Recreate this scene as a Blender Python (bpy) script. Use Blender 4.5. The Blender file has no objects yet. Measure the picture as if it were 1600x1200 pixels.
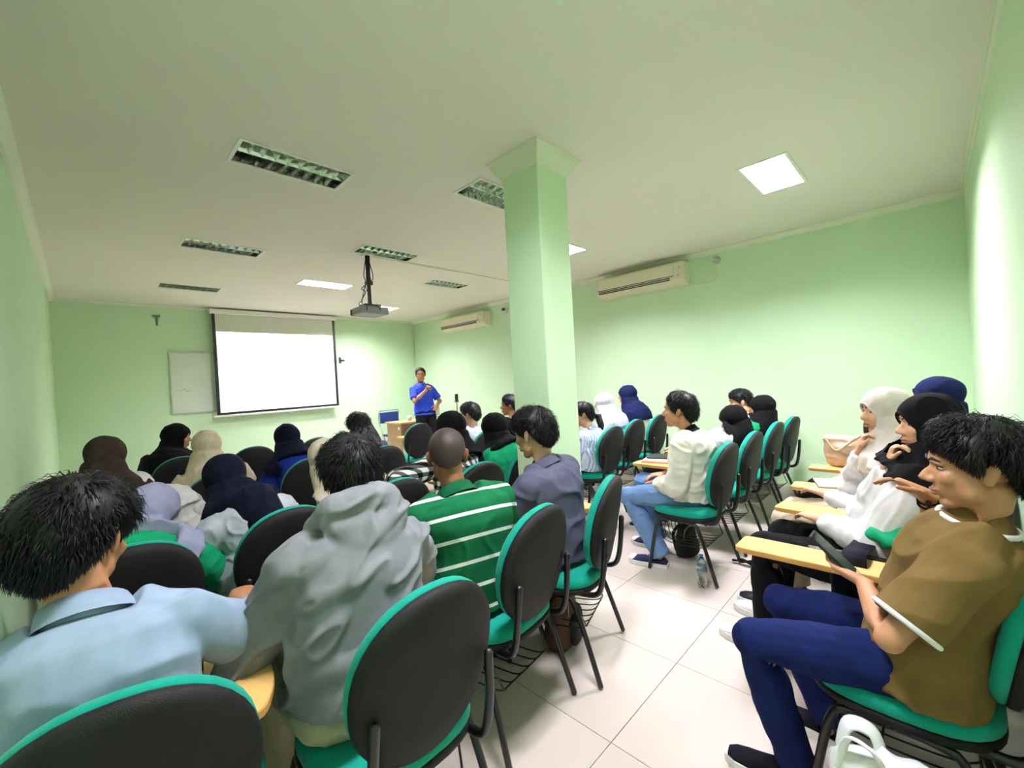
import bpy, bmesh, math, random
import numpy as np
from mathutils import Vector, Matrix, Euler

S = bpy.context.scene
COL = S.collection
V = Vector
PI = math.pi

# ------------------------------------------------------------------ camera
F_PX, YAW, PITCH, ROLL, CAM_H = 664.48, 0.79278, -0.01108, -0.05384, 1.4251
_F = V((math.sin(YAW)*math.cos(PITCH), math.cos(YAW)*math.cos(PITCH), math.sin(PITCH)))
_R = V((math.cos(YAW), -math.sin(YAW), 0.0))
_U = _R.cross(_F)
CR = _R*math.cos(ROLL) + _U*math.sin(ROLL)
CU = -_R*math.sin(ROLL) + _U*math.cos(ROLL)
cd = bpy.data.cameras.new('camera')
cd.sensor_width = 36.0
cd.sensor_fit = 'HORIZONTAL'
cd.lens = F_PX/1600*36.0
cd.clip_start = 0.02
cam = bpy.data.objects.new('camera', cd)
COL.objects.link(cam)
cam.matrix_world = Matrix(((CR.x, CU.x, -_F.x, 0), (CR.y, CU.y, -_F.y, 0), (CR.z, CU.z, -_F.z, CAM_H), (0, 0, 0, 1)))
S.camera = cam

def pix(u, w, x=None, y=None, z=None):
    """photo pixel -> point on the plane x=, y= or z= of the room"""
    d = _F + (u-800)/F_PX*CR - (w-600)/F_PX*CU
    if z is not None: t = (z-CAM_H)/d.z
    elif x is not None: t = x/d.x
    else: t = y/d.y
    return V((0, 0, CAM_H)) + t*d

# ------------------------------------------------------------------ world and exposure
W = bpy.data.worlds.new('world')
S.world = W
W.use_nodes = True
W.node_tree.nodes['Background'].inputs[0].default_value = (0.8, 0.9, 0.8, 1)
W.node_tree.nodes['Background'].inputs[1].default_value = 0.02
S.view_settings.view_transform = 'Standard'
S.view_settings.look = 'None'
S.view_settings.exposure = 0.0
S.view_settings.gamma = 1.0
S.view_settings.use_curve_mapping = False
LAMP_POWER = 215.0

# ------------------------------------------------------------------ materials
def lin(c):
    return tuple((v/255/12.92 if v/255 <= 0.04045 else ((v/255+0.055)/1.055)**2.4) for v in c)
MATS = {}
def mat(name, rgb, rough=0.6, var=0.08, vscale=8.0, bump=0.0, bscale=200.0, metal=0.0, spec=0.5, sheen=0.0, sss=0.0, coat=0.0):
    if name in MATS: return MATS[name]
    m = bpy.data.materials.new(name); m.use_nodes = True
    nt = m.node_tree; b = nt.nodes['Principled BSDF']
    c = lin(rgb)
    tc = nt.nodes.new('ShaderNodeTexCoord')
    nz = nt.nodes.new('ShaderNodeTexNoise'); nz.inputs['Scale'].default_value = vscale; nz.inputs['Detail'].default_value = 4
    nt.links.new(tc.outputs['Object'], nz.inputs['Vector'])
    rp = nt.nodes.new('ShaderNodeValToRGB')
    rp.color_ramp.elements[0].position = 0.3; rp.color_ramp.elements[1].position = 0.7
    rp.color_ramp.elements[0].color = tuple(v*(1-var) for v in c)+(1,)
    rp.color_ramp.elements[1].color = tuple(min(1, v*(1+var)) for v in c)+(1,)
    nt.links.new(nz.outputs['Fac'], rp.inputs['Fac'])
    nt.links.new(rp.outputs['Color'], b.inputs['Base Color'])
    b.inputs['Roughness'].default_value = rough
    b.inputs['Metallic'].default_value = metal
    b.inputs['Specular IOR Level'].default_value = spec
    if sheen: b.inputs['Sheen Weight'].default_value = sheen
    if coat: b.inputs['Coat Weight'].default_value = coat
    if sss:
        b.inputs['Subsurface Weight'].default_value = sss
        b.inputs['Subsurface Radius'].default_value = (0.012, 0.005, 0.003)
    if bump:
        n2 = nt.nodes.new('ShaderNodeTexNoise'); n2.inputs['Scale'].default_value = bscale; n2.inputs['Detail'].default_value = 3
        nt.links.new(tc.outputs['Object'], n2.inputs['Vector'])
        bp = nt.nodes.new('ShaderNodeBump'); bp.inputs['Strength'].default_value = bump; bp.inputs['Distance'].default_value = 0.004
        nt.links.new(n2.outputs['Fac'], bp.inputs['Height']); nt.links.new(bp.outputs['Normal'], b.inputs['Normal'])
    MATS[name] = m
    return m
def emit(name, rgb, strength):
    if name in MATS: return MATS[name]
    m = bpy.data.materials.new(name); m.use_nodes = True
    nt = m.node_tree; nt.nodes.clear()
    o = nt.nodes.new('ShaderNodeOutputMaterial'); e = nt.nodes.new('ShaderNodeEmission')
    e.inputs[0].default_value = lin(rgb)+(1,); e.inputs[1].default_value = strength
    nt.links.new(e.outputs[0], o.inputs[0])
    MATS[name] = m
    return m
def fabric(name, rgb, var=0.1, bump=0.1, bscale=700.0, sheen=0.0):
    return mat(name, rgb, rough=0.92, var=var, vscale=14, bump=bump, bscale=bscale, spec=0.15, sheen=sheen)
def stripes(name, base, band, axis, period, width, soft=0.01, offset=0.0, tilt=(0, 0, 0)):
    """cloth with woven stripes along one local axis"""
    m = fabric(name, base); nt = m.node_tree; b = nt.nodes['Principled BSDF']
    tc = nt.nodes.new('ShaderNodeTexCoord'); mp = nt.nodes.new('ShaderNodeMapping'); mp.inputs['Rotation'].default_value = tilt
    sp = nt.nodes.new('ShaderNodeSeparateXYZ')
    nt.links.new(tc.outputs['Object'], mp.inputs[0]); nt.links.new(mp.outputs[0], sp.inputs[0])
    def mth(op, a, v=None):
        n = nt.nodes.new('ShaderNodeMath'); n.operation = op; nt.links.new(a, n.inputs[0])
        if v is not None: n.inputs[1].default_value = v
        return n.outputs[0]
    t = mth('FRACT', mth('ADD', mth('DIVIDE', sp.outputs[axis], period), 10+offset))
    k = mth('LESS_THAN', t, width)
    mx = nt.nodes.new('ShaderNodeMix'); mx.data_type = 'RGBA'
    nt.links.new(k, mx.inputs[0])
    old = b.inputs['Base Color'].links[0].from_socket
    nt.links.new(old, mx.inputs[6]); mx.inputs[7].default_value = lin(band)+(1,)
    nt.links.new(mx.outputs[2], b.inputs['Base Color'])
    return m
def plaid(name):
    m = fabric(name, (20, 20, 22)); nt = m.node_tree; b = nt.nodes['Principled BSDF']
    tc = nt.nodes.new('ShaderNodeTexCoord'); sp = nt.nodes.new('ShaderNodeSeparateXYZ'); nt.links.new(tc.outputs['Object'], sp.inputs[0])
    def mth(op, a, v):
        n = nt.nodes.new('ShaderNodeMath'); n.operation = op
        nt.links.new(a, n.inputs[0])
        if isinstance(v, float): n.inputs[1].default_value = v
        else: nt.links.new(v, n.inputs[1])
        return n.outputs[0]
    def band(a): return mth('LESS_THAN', mth('FRACT', mth('ADD', mth('DIVIDE', a, 0.055), 10.0), 0.0), 0.5)
    s = mth('ADD', mth('ADD', band(mth('ADD', sp.outputs[0], sp.outputs[1])), band(sp.outputs[2])), 0.0)
    rp = nt.nodes.new('ShaderNodeValToRGB'); rp.color_ramp.interpolation = 'CONSTANT'
    rp.color_ramp.elements[0].color = lin((12, 12, 14))+(1,)
    e = rp.color_ramp.elements[1]; e.position = 0.3; e.color = lin((92, 92, 92))+(1,)
    e = rp.color_ramp.elements.new(0.8); e.color = lin((232, 232, 228))+(1,)
    nt.links.new(mth('DIVIDE', s, 2.0), rp.inputs[0]); nt.links.new(rp.outputs[0], b.inputs['Base Color'])
    return m

M_WALL = mat('green_paint', (203, 231, 192), rough=0.55, var=0.03, vscale=1.5, bump=0.05, bscale=60, spec=0.3)
M_CEIL = mat('ceiling_paint', (234, 229, 217), rough=0.85, var=0.02, vscale=1.2, bump=0.03, bscale=40, spec=0.2)
M_CORN = mat('cornice_paint', (224, 232, 206), rough=0.6, var=0.02)
M_TILE = mat('floor_tile', (202, 190, 180), rough=0.16, var=0.03, vscale=2.5, spec=0.5)
M_GROUT = mat('grout', (150, 138, 128), rough=0.9)
M_WHITE = mat('white_plastic', (235, 235, 228), rough=0.4, var=0.02)
M_AC = mat('aged_plastic', (226, 220, 192), rough=0.45, var=0.03, vscale=3)
M_BLACK = mat('black_steel', (14, 13, 16), rough=0.32, var=0.1, spec=0.6)
M_SHELL = mat('black_shell', (21, 19, 20), rough=0.6, var=0.15, vscale=30, bump=0.4, bscale=420, spec=0.3)
M_GREEN = mat('teal_upholstery', (6, 148, 128), rough=0.85, var=0.08, vscale=20, bump=0.3, bscale=500, spec=0.2, sheen=0.1)
M_WOOD = mat('beech_laminate', (232, 186, 112), rough=0.35, var=0.08, vscale=9)
M_MIRROR = mat('louver_metal', (205, 208, 204), rough=0.12, var=0.02, metal=1.0)
M_FRAME = mat('lamp_frame', (232, 238, 222), rough=0.5, var=0.01)
M_DARK = mat('dark_plastic', (18, 18, 20), rough=0.45)
M_GREYP = mat('grey_plastic', (150, 150, 152), rough=0.45)
M_LAMP = emit('lamp_glow', (247, 243, 255), LAMP_POWER)

# ------------------------------------------------------------------ object helpers
def link(o, parent=None):
    COL.objects.link(o)
    if parent is not None: o.parent = parent
    return o
def empty(name, loc=(0, 0, 0), rz=0.0, label=None, cat=None, group=None, kind=None):
    o = bpy.data.objects.new(name, None); o.empty_display_size = 0.1
    o.location = loc; o.rotation_euler = (0, 0, rz)
    COL.objects.link(o); tag(o, label, cat, group, kind)
    return o
def tag(o, label=None, cat=None, group=None, kind=None):
    if label: o['label'] = label
    if cat: o['category'] = cat
    if group: o['group'] = group
    if kind: o['kind'] = kind
    return o
def from_bm(name, bm, m, parent=None, smooth=False, bevel=0.0):
    if bevel:
        bmesh.ops.bevel(bm, geom=bm.edges[:], offset=bevel, segments=2, affect='EDGES', profile=0.5, clamp_overlap=True)
    bmesh.ops.recalc_face_normals(bm, faces=bm.faces[:])
    me = bpy.data.meshes.new(name); bm.to_mesh(me); bm.free()
    return from_me(name, me, m, parent, smooth)
def from_me(name, me, m, parent=None, smooth=False):
    if m is not None:
        me.materials.clear(); me.materials.append(m)
    if smooth: me.polygons.foreach_set('use_smooth', [True]*len(me.polygons))
    return link(bpy.data.objects.new(name, me), parent)
def box(bm, x0, x1, y0, y1, z0, z1, M=None):
    vs = [bm.verts.new((x, y, z)) for z in (z0, z1) for y in (y0, y1) for x in (x0, x1)]
    if M is not None:
        for v in vs: v.co = M @ v.co
    for f in ((0, 1, 3, 2), (4, 6, 7, 5), (0, 4, 5, 1), (2, 3, 7, 6), (0, 2, 6, 4), (1, 5, 7, 3)):
        bm.faces.new([vs[i] for i in f])
def boxo(name, ext, m, parent=None, bevel=0.0):
    bm = bmesh.new(); box(bm, *ext)
    return from_bm(name, bm, m, parent, bevel=bevel)
def frame_of(t, ref=V((0, 0, 1))):
    t = t.normalized()
    if abs(t.dot(ref)) > 0.95: ref = V((0, 1, 0)) if abs(t.y) < 0.9 else V((1, 0, 0))
    u = t.cross(ref).normalized(); return u, u.cross(t).normalized()*1.0
def loft(bm, rings, n=14, caps=True):
    """rings: (centre, u, v) ellipses"""
    rr = []
    for c, u, v in rings:
        rr.append([bm.verts.new(c + u*math.cos(2*PI*k/n) + v*math.sin(2*PI*k/n)) for k in range(n)])
    for a, b in zip(rr, rr[1:]):
        for k in range(n): bm.faces.new((a[k], a[(k+1) % n], b[(k+1) % n], b[k]))
    if caps:
        bm.faces.new(rr[0][::-1]); bm.faces.new(rr[-1])
def tube(bm, pts, rad, n=10, ends=True, flat=1.0, ref=V((0, 0, 1))):
    pts = [V(p) for p in pts]
    if not hasattr(rad, '__len__'): rad = [rad]*len(pts)
    rings = []
    pu = None
    for i, p in enumerate(pts):
        t = (pts[min(i+1, len(pts)-1)] - pts[max(i-1, 0)])
        if t.length < 1e-6: t = V((0, 0, 1))
        t.normalize()
        if pu is None: u, v = frame_of(t, ref)
        else:
            u = (pu - t*pu.dot(t))
            u = u.normalized() if u.length > 1e-4 else frame_of(t, ref)[0]
            v = t.cross(u)
        pu = u
        r = rad[i]
        if ends and i == 0:
            for a in (0.25, 0.75): rings.append((p - t*r*math.cos(a*PI/2)*0.9, u*r*math.sin(a*PI/2), v*r*flat*math.sin(a*PI/2)))
        rings.append((p, u*r, v*r*flat))
        if ends and i == len(pts)-1:
            for a in (0.75, 0.25): rings.append((p + t*r*math.cos(a*PI/2)*0.9, u*r*math.sin(a*PI/2), v*r*flat*math.sin(a*PI/2)))
    loft(bm, rings, n)
def ball(bm, c, r, M=None, n=16, m=10):
    if not hasattr(r, '__len__'): r = (r, r, r)
    c = V(c); rings = []
    X, Y, Z = V((r[0], 0, 0)), V((0, r[1], 0)), V((0, 0, r[2]))
    if M is not None:
        c = M @ c; R = M.to_3x3(); X, Y, Z = R @ X, R @ Y, R @ Z
    for i in range(m+1):
        a = -PI/2 + PI*(i+0.3)/(m+0.6)
        rings.append((c + Z*math.sin(a), X*math.cos(a), Y*math.cos(a)))
    loft(bm, rings, n)
def smooth_path(pts, k=6):
    pts = [V(p) for p in pts]; out = []
    for i in range(len(pts)-1):
        p0, p1, p2, p3 = pts[max(i-1, 0)], pts[i], pts[i+1], pts[min(i+2, len(pts)-1)]
        for j in range(k):
            t = j/k
            out.append(0.5*((2*p1) + (p2-p0)*t + (2*p0-5*p1+4*p2-p3)*t*t + (3*p1-p0-3*p2+p3)*t**3))
    out.append(pts[-1])
    return out
def tubeo(name, pts, r, m, parent=None, n=10, smooth=True, curve=0):
    bm = bmesh.new(); tube(bm, smooth_path(pts, curve) if curve else pts, r, n)
    return from_bm(name, bm, m, parent, smooth)
def prism(bm, outline, z0, z1, M=None):
    """outline: list of (x, y)"""
    lo = [bm.verts.new((x, y, z0)) for x, y in outline]; hi = [bm.verts.new((x, y, z1)) for x, y in outline]
    if M is not None:
        for v in lo+hi: v.co = M @ v.co
    n = len(outline)
    bm.faces.new(lo[::-1]); bm.faces.new(hi)
    for k in range(n): bm.faces.new((lo[k], lo[(k+1) % n], hi[(k+1) % n], hi[k]))
def round_poly(pts, r, seg=4):
    out = []
    n = len(pts)
    for i in range(n):
        p, a, b = V(pts[i]).to_2d() if len(pts[i]) > 2 else V(pts[i]), V(pts[i-1]), V(pts[(i+1) % n])
        da, db = (a-p), (b-p)
        ra = min(r, da.length*0.45, db.length*0.45)
        s, e = p+da.normalized()*ra, p+db.normalized()*ra
        for k in range(seg+1):
            t = k/seg
            out.append(tuple((1-t)**2*s + 2*t*(1-t)*p + t*t*e))
    return out

# ------------------------------------------------------------------ the room
XL, XR, YB, YF, H = -0.235, 5.34, -0.25, 8.294, 2.834
T = 0.12
def struct(name, bm, m, parent=None, bevel=0.0):
    o = from_bm(name, bm, m, parent, bevel=bevel)
    if parent is None: o['kind'] = 'structure'
    return o
bm = bmesh.new(); box(bm, XL-T, XR+T, YB-T, YF+T, -0.15, -0.008); floor = struct('floor', bm, M_GROUT)
GX, GY, TS, GAP = 1.979, 0.926, 0.6, 0.003
tile_cache = {}
i0 = math.floor((XL-GX)/TS); j0 = math.floor((YB-GY)/TS)
for i in range(i0, math.ceil((XR-GX)/TS)):
    for j in range(j0, math.ceil((YF-GY)/TS)):
        x0, x1 = max(GX+i*TS, XL)+GAP/2, min(GX+(i+1)*TS, XR)-GAP/2
        y0, y1 = max(GY+j*TS, YB)+GAP/2, min(GY+(j+1)*TS, YF)-GAP/2
        if x1-x0 < 0.01 or y1-y0 < 0.01: continue
        key = (round(x1-x0, 3), round(y1-y0, 3))
        if key not in tile_cache:
            b2 = bmesh.new(); hx, hy = (x1-x0)/2, (y1-y0)/2
            box(b2, -hx, hx, -hy, hy, -0.008, -0.0012)
            top = [v for v in b2.verts if v.co.z > -0.005]
            box_top = b2.faces.new
            r = bmesh.ops.inset_region(b2, faces=[f for f in b2.faces if all(v.co.z > -0.005 for v in f.verts)], thickness=0.0015)
            for f in b2.faces:
                if all(abs(v.co.x) < hx-0.001 and abs(v.co.y) < hy-0.001 for v in f.verts):
                    for v in f.verts: v.co.z = 0.0
            me = bpy.data.meshes.new('tile'); b2.to_mesh(me); b2.free(); me.materials.append(M_TILE)
            tile_cache[key] = me
        t = bpy.data.objects.new('tile', tile_cache[key]); link(t, floor); t.location = ((x0+x1)/2, (y0+y1)/2, 0)

def wall(name, ext):
    bm = bmesh.new(); box(bm, *ext); return struct(name, bm, M_WALL)
wall('wall_left', (XL-T, XL, YB-T, YF+T, 0, H+0.1))
wall('wall_right', (XR, XR+T, YB-T, YF+T, 0, H+0.1))
wall('wall_back', (XL, XR, YB-T, YB, 0, H+0.1))
wall('wall_front', (XL, XR, YF, YF+T, 0, H+0.1))

LAMPS = [(0.69, 0.66, 'lit'), (0.69, 2.675, 'off'), (0.71, 4.66, 'off'), (0.74, 6.65, 'off'),
         (2.02, 2.19, 'off'), (2.04, 3.94, 'off'), (2.06, 5.62, 'lit'),
         (3.36, 0.645, 'lit'), (3.40, 2.70, 'lit'), (3.43, 4.75, 'off'), (3.50, 6.86, 'lit')]
LW, LD = 0.64, 0.29
xs = sorted({XL-T, XR+T} | {a for x, y, k in LAMPS for a in (x, x+LW)})
ys = sorted({YB-T, YF+T} | {a for x, y, k in LAMPS for a in (y, y+LD)})
def hole(cx, cy): return any(x < cx < x+LW and y < cy < y+LD for x, y, k in LAMPS)
bm = bmesh.new(); vd = {}
def gv(x, y, z):
    if (x, y, z) not in vd: vd[(x, y, z)] = bm.verts.new((x, y, z))
    return vd[(x, y, z)]
for x0, x1 in zip(xs, xs[1:]):
    for y0, y1 in zip(ys, ys[1:]):
        if not hole((x0+x1)/2, (y0+y1)/2):
            bm.faces.new([gv(*p, H) for p in ((x0, y0), (x0, y1), (x1, y1), (x1, y0))])
box(bm, XL-T, XR+T, YB-T, YF+T, H+0.13, H+0.18)
ceiling = struct('ceiling', bm, M_CEIL)

def cornice(name, p0, p1, inward, w=0.055, hgt=0.06):
    """stepped cove along the top of a wall"""
    p0, p1, d = V(p0), V(p1), V(inward)
    prof = [(0, 0), (w, 0), (w, -0.012), (w*0.8, -0.018), (w*0.55, -hgt*0.55), (w*0.25, -hgt*0.8), (w*0.22, -hgt*0.93), (0, -hgt)]
    bm = bmesh.new(); a = [bm.verts.new(p0 + d*x + V((0, 0, z))) for x, z in prof]; b = [bm.verts.new(p1 + d*x + V((0, 0, z))) for x, z in prof]
    n = len(prof)
    for k in range(n): bm.faces.new((a[k], a[(k+1) % n], b[(k+1) % n], b[k]))
    bm.faces.new(a); bm.faces.new(b[::-1])
    return struct(name, bm, M_CORN)
cornice('trim_1', (XL, YB, H), (XL, YF, H), (1, 0, 0))
cornice('trim_2', (XR, YB, H), (XR, YF, H), (-1, 0, 0))
cornice('trim_3', (XL, YF, H), (XR, YF, H), (0, -1, 0), 0.03, 0.035)
cornice('trim_4', (XL, YB, H), (XR, YB, H), (0, 1, 0), 0.03, 0.03)
M_BASE = mat('baseboard_tile', (196, 196, 182), rough=0.3)
for nm, e in (('baseboard_left', (XL, XL+0.01, YB, YF, 0, 0.1)), ('baseboard_right', (XR-0.01, XR, YB, YF, 0, 0.1)),
              ('baseboard_front', (XL+0.01, XR-0.01, YF-0.01, YF, 0, 0.1)), ('baseboard_back', (XL+0.01, XR-0.01, YB, YB+0.01, 0, 0.1))):
    bm = bmesh.new(); box(bm, *e); struct(nm, bm, M_BASE)

# pillar with a moulded crown
PX0, PX1, PY0, PY1 = 1.998, 2.292, 1.66, 1.955
pil = empty('pillar', ((PX0+PX1)/2, (PY0+PY1)/2, 0), kind='structure')
pil['label'] = 'square light green pillar with white moulded crown in the middle'
hx = (PX1-PX0)/2; hy = (PY1-PY0)/2
boxo('shaft', (-hx, hx, -hy, hy, 0, H-0.1), M_WALL, pil, bevel=0.004)
bm = bmesh.new(); prev = None
for o, z in ((0.0, H-0.115), (0.008, H-0.115), (0.012, H-0.1), (0.022, H-0.085), (0.05, H-0.045), (0.06, H-0.03), (0.06, H-0.02), (0.075, H-0.014), (0.075, H)):
    ring = [bm.verts.new((sx*(hx+o), sy*(hy+o), z)) for sx, sy in ((-1, -1), (1, -1), (1, 1), (-1, 1))]
    if prev:
        for k in range(4): bm.faces.new((prev[k], prev[(k+1) % 4], ring[(k+1) % 4], ring[k]))
    else: bm.faces.new(ring[::-1])
    prev = ring
bm.faces.new(prev)
from_bm('crown_moulding', bm, M_CORN, pil)

# recessed ceiling lights
blade_me = {}
LAMP_LABELS = {
 0: 'lit ceiling light panel at the top edge above the grey hoodie', 1: 'unlit mirrored louver light nearest, above the left seats',
 2: 'unlit dark louver light, middle of the left column', 3: 'unlit dark louver light near the left front corner above the whiteboard',
 4: 'unlit mirrored louver light half hidden behind the pillar', 5: 'unlit mirrored louver light beside the projector mount',
 6: 'lit louver light between the projector and the screen', 7: 'bright white ceiling light panel right of the pillar',
 8: 'bright ceiling light panel peeking out behind the pillar', 9: 'dim louver light between projector and far air conditioner',
 10: 'bright ceiling light panel just behind the projector'}
for i, (x, y, kind) in enumerate(LAMPS):
    L = empty('ceiling_light', (x+LW/2, y+LD/2, H), 0, LAMP_LABELS[i], 'ceiling light', 'recessed ceiling lights')
    a, b = LW/2, LD/2
    bm = bmesh.new()   # trim frame
    for e in ((-a-0.012, a+0.012, -b-0.012, -b+0.008), (-a-0.012, a+0.012, b-0.008, b+0.012), (-a-0.012, -a+0.008, -b+0.008, b-0.008), (a-0.008, a+0.012, -b+0.008, b-0.008)):
        box(bm, *e, -0.006, 0.002)
    from_bm('frame', bm, M_FRAME, L)
    d = 0.085
    bm = bmesh.new()   # housing, open below
    P = [[bm.verts.new((sx*a, sy*b, z)) for sx, sy in ((-1, -1), (1, -1), (1, 1), (-1, 1))] for z in (0, d)]
    for k in range(4): bm.faces.new((P[0][k], P[1][k], P[1][(k+1) % 4], P[0][(k+1) % 4]))
    bm.faces.new(P[1])
    from_bm('housing', bm, M_MIRROR if kind == 'off' else M_FRAME, L)
    if kind == 'panel':
        boxo('diffuser', (-a+0.008, a-0.008, -b+0.008, b-0.008, 0.004, 0.012), M_LAMP, L)
    else:
        if kind == 'lit':
            boxo('diffuser', (-a+0.008, a-0.008, -b+0.008, b-0.008, 0.034, 0.04), M_LAMP if x < 3 else emit('bright_lamp_glow', (247, 243, 255), LAMP_POWER*1.55), L)
        else:
            for s in (-1, 1): tubeo('lamp_tube', [(-a+0.03, s*b*0.5, 0.06), (a-0.03, s*b*0.5, 0.06)], 0.013, M_WHITE, L)
        mm = M_MIRROR if kind == 'off' else M_WHITE
        def vblade(x0, y0, x1, y1):
            bm = bmesh.new(); p, q = V((x0, y0, 0)), V((x1, y1, 0)); nrm = V((-(q-p).y, (q-p).x, 0)).normalized()
            hb_ = 0.05 if kind == 'off' else 0.026
            sec = [(-0.32*hb_, hb_), (-0.14*hb_, 0.4*hb_), (0, 0.001), (0.14*hb_, 0.4*hb_), (0.32*hb_, hb_)]
            r0 = [bm.verts.new(p+nrm*o+V((0, 0, z))) for o, z in sec]; r1 = [bm.verts.new(q+nrm*o+V((0, 0, z))) for o, z in sec]
            for k in range(5): bm.faces.new((r0[k], r0[(k+1) % 5], r1[(k+1) % 5], r1[k]))
            bm.faces.new(r0); bm.faces.new(r1[::-1])
            return bm
        from_bm('centre_spine', vblade(-a, 0, a, 0), mm, L)
        for s in (-1, 1):
            for k in range(1, 9):
                xx = -a + LW*k/9
                key = (s, kind)
                if key not in blade_me:
                    o = from_bm('louver_blade', vblade(0, 0.008*s, 0, s*(b-0.006)), mm, L); blade_me[key] = o.data
                else: o = link(bpy.data.objects.new('louver_blade', blade_me[key]), L)
                o.location.x = xx
# ------------------------------------------------------------------ fixtures on walls and ceiling
def air_conditioner(y0, y1, z0, z1, label):
    w = y1-y0; h = z1-z0
    A = empty('air_conditioner', (XR, (y0+y1)/2, z0), 0, label, 'air conditioner', 'wall air conditioners')
    prof = [(0, 0.0), (0, h), (-0.19, h), (-0.205, h-0.02), (-0.205, 0.075), (-0.195, 0.055), (-0.10, 0.012), (-0.06, 0)]
    bm = bmesh.new()
    a = [bm.verts.new((x, -w/2, z)) for x, z in prof]; b = [bm.verts.new((x, w/2, z)) for x, z in prof]
    n = len(prof)
    for k in range(n): bm.faces.new((a[k], a[(k+1) % n], b[(k+1) % n], b[k]))
    bm.faces.new(a); bm.faces.new(b[::-1])
    from_bm('body', bm, M_AC, A, bevel=0.004)
    boxo('front_panel', (-0.213, -0.2, -w/2+0.12, w/2-0.02, 0.115, h-0.03), M_AC, A, bevel=0.004)
    boxo('side_panel', (-0.211, -0.2, -w/2+0.01, -w/2+0.112, 0.08, h-0.03), M_AC, A, bevel=0.004)
    boxo('panel_groove', (-0.208, -0.2, -w/2+0.12, w/2-0.02, 0.104, 0.112), M_DARK, A)
    v = boxo('air_outlet', (-0.207, -0.19, -w/2+0.17, w/2-0.04, 0.06, 0.094), M_DARK, A)
    boxo('vane', (-0.212, -0.196, -w/2+0.18, w/2-0.05, 0.074, 0.079), M_AC, v)
    boxo('logo_plate', (-0.2145, -0.211, -w/2+0.03, -w/2+0.06, 0.19, 0.2), M_GREYP, A)
    boxo('indicator', (-0.2135, -0.205, -w/2+0.05, -w/2+0.075, 0.105, 0.112), M_DARK, A)
    return A
air_conditioner(2.08, 3.30, 2.47, 2.745, 'cream split air conditioner nearest, high on the right wall')
air_conditioner(5.72, 7.0, 2.43, 2.69, 'cream split air conditioner farther away near the front corner')
p = empty('socket', (XR, 1.76, 2.70), 0, 'round white socket under the cornice beside the near air conditioner', 'socket')
bm = bmesh.new(); tube(bm, [(0, 0, 0), (-0.03, 0, 0)], [0.045, 0.042], 18, ends=False); from_bm('socket_base', bm, M_WHITE, p, True)
bm = bmesh.new(); tube(bm, [(-0.03, 0, 0.0), (-0.06, 0, 0)], [0.024, 0.02], 12); from_bm('plug', bm, M_AC, p, True)
c = tubeo('power_cable', [(XR-0.05, 1.76, 2.68), (XR-0.02, 1.76, 2.58), (XR-0.012, 1.78, 2.49), (XR-0.012, 1.86, 2.46), (XR-0.012, 1.99, 2.465), (XR-0.03, 2.09, 2.48)], 0.005, M_AC, None, 8, curve=5)
tag(c, 'thin cable hanging from the socket to the air conditioner', 'cable')
p = empty('socket', (XR, 5.32, 2.64), 0, 'small white socket with black plug beside the far air conditioner', 'socket')
boxo('socket_base', (-0.04, 0, -0.045, 0.045, -0.05, 0.05), M_WHITE, p, bevel=0.005)
boxo('plug', (-0.075, -0.04, -0.03, 0.03, 0.0, 0.045), M_DARK, p, bevel=0.006)

# pull-down screen
YS = 8.16
sc = empty('projection_screen', (2.51, YS, 1.08), 0, 'white pull-down projection screen with black borders, showing a page', 'projection screen')
SW, ST = 0.985, 1.655
boxo('case', (-SW-0.03, SW+0.03, -0.05, 0.05, ST, ST+0.075), M_WHITE, sc, bevel=0.012)
M_CLOTH = mat('screen_cloth', (206, 210, 192), rough=0.8, var=0.01)
boxo('cloth', (-SW+0.045, SW-0.045, -0.002, 0.002, 0.05, ST), M_CLOTH, sc)
for s in (-1, 1): boxo('side_border', (s*(SW-0.022)-0.022, s*(SW-0.022)+0.022, -0.0025, 0.0025, 0.02, ST), M_DARK, sc)
boxo('bottom_border', (-SW+0.044, SW-0.044, -0.0025, 0.0025, 0.02, 0.055), M_DARK, sc)
boxo('bottom_bar', (-SW-0.05, SW+0.03, -0.012, 0.012, -0.012, 0.02), M_WHITE, sc, bevel=0.004)
tubeo('pull_tab', [(0.12, 0, -0.012), (0.12, 0, -0.04), (0.15, 0, -0.055), (0.09, 0, -0.055), (0.12, 0, -0.04)], 0.005, M_WHITE, sc, 6)
m = emit('projected_page', (255, 255, 250), 1.6); nt = m.node_tree      # projected light: a nearly white page with faint lines of text
em = [n for n in nt.nodes if n.type == 'EMISSION'][0]
tc = nt.nodes.new('ShaderNodeTexCoord'); sp = nt.nodes.new('ShaderNodeSeparateXYZ'); nt.links.new(tc.outputs['Object'], sp.inputs[0])
def mth(op, a, b):
    n = nt.nodes.new('ShaderNodeMath'); n.operation = op
    for i, q in enumerate((a, b)):
        if isinstance(q, float): n.inputs[i].default_value = q
        else: nt.links.new(q, n.inputs[i])
    return n.outputs[0]
row = mth('LESS_THAN', mth('FRACT', mth('DIVIDE', sp.outputs[2], 0.085), 0.0), 0.16)
nz = nt.nodes.new('ShaderNodeTexNoise'); nz.inputs['Scale'].default_value = 9; nt.links.new(tc.outputs['Object'], nz.inputs[0])
ln = mth('MULTIPLY', row, mth('GREATER_THAN', nz.outputs[0], 0.5))
mx = nt.nodes.new('ShaderNodeMix'); mx.data_type = 'RGBA'; nt.links.new(ln, mx.inputs[0])
mx.inputs[6].default_value = (1, 1, 0.97, 1); mx.inputs[7].default_value = (0.58, 0.66, 0.5, 1)
nt.links.new(mx.outputs[2], em.inputs[0])
boxo('projected_page', (-SW+0.05, SW-0.05, -0.0045, -0.0025, 0.058, 1.37), m, sc)

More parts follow.
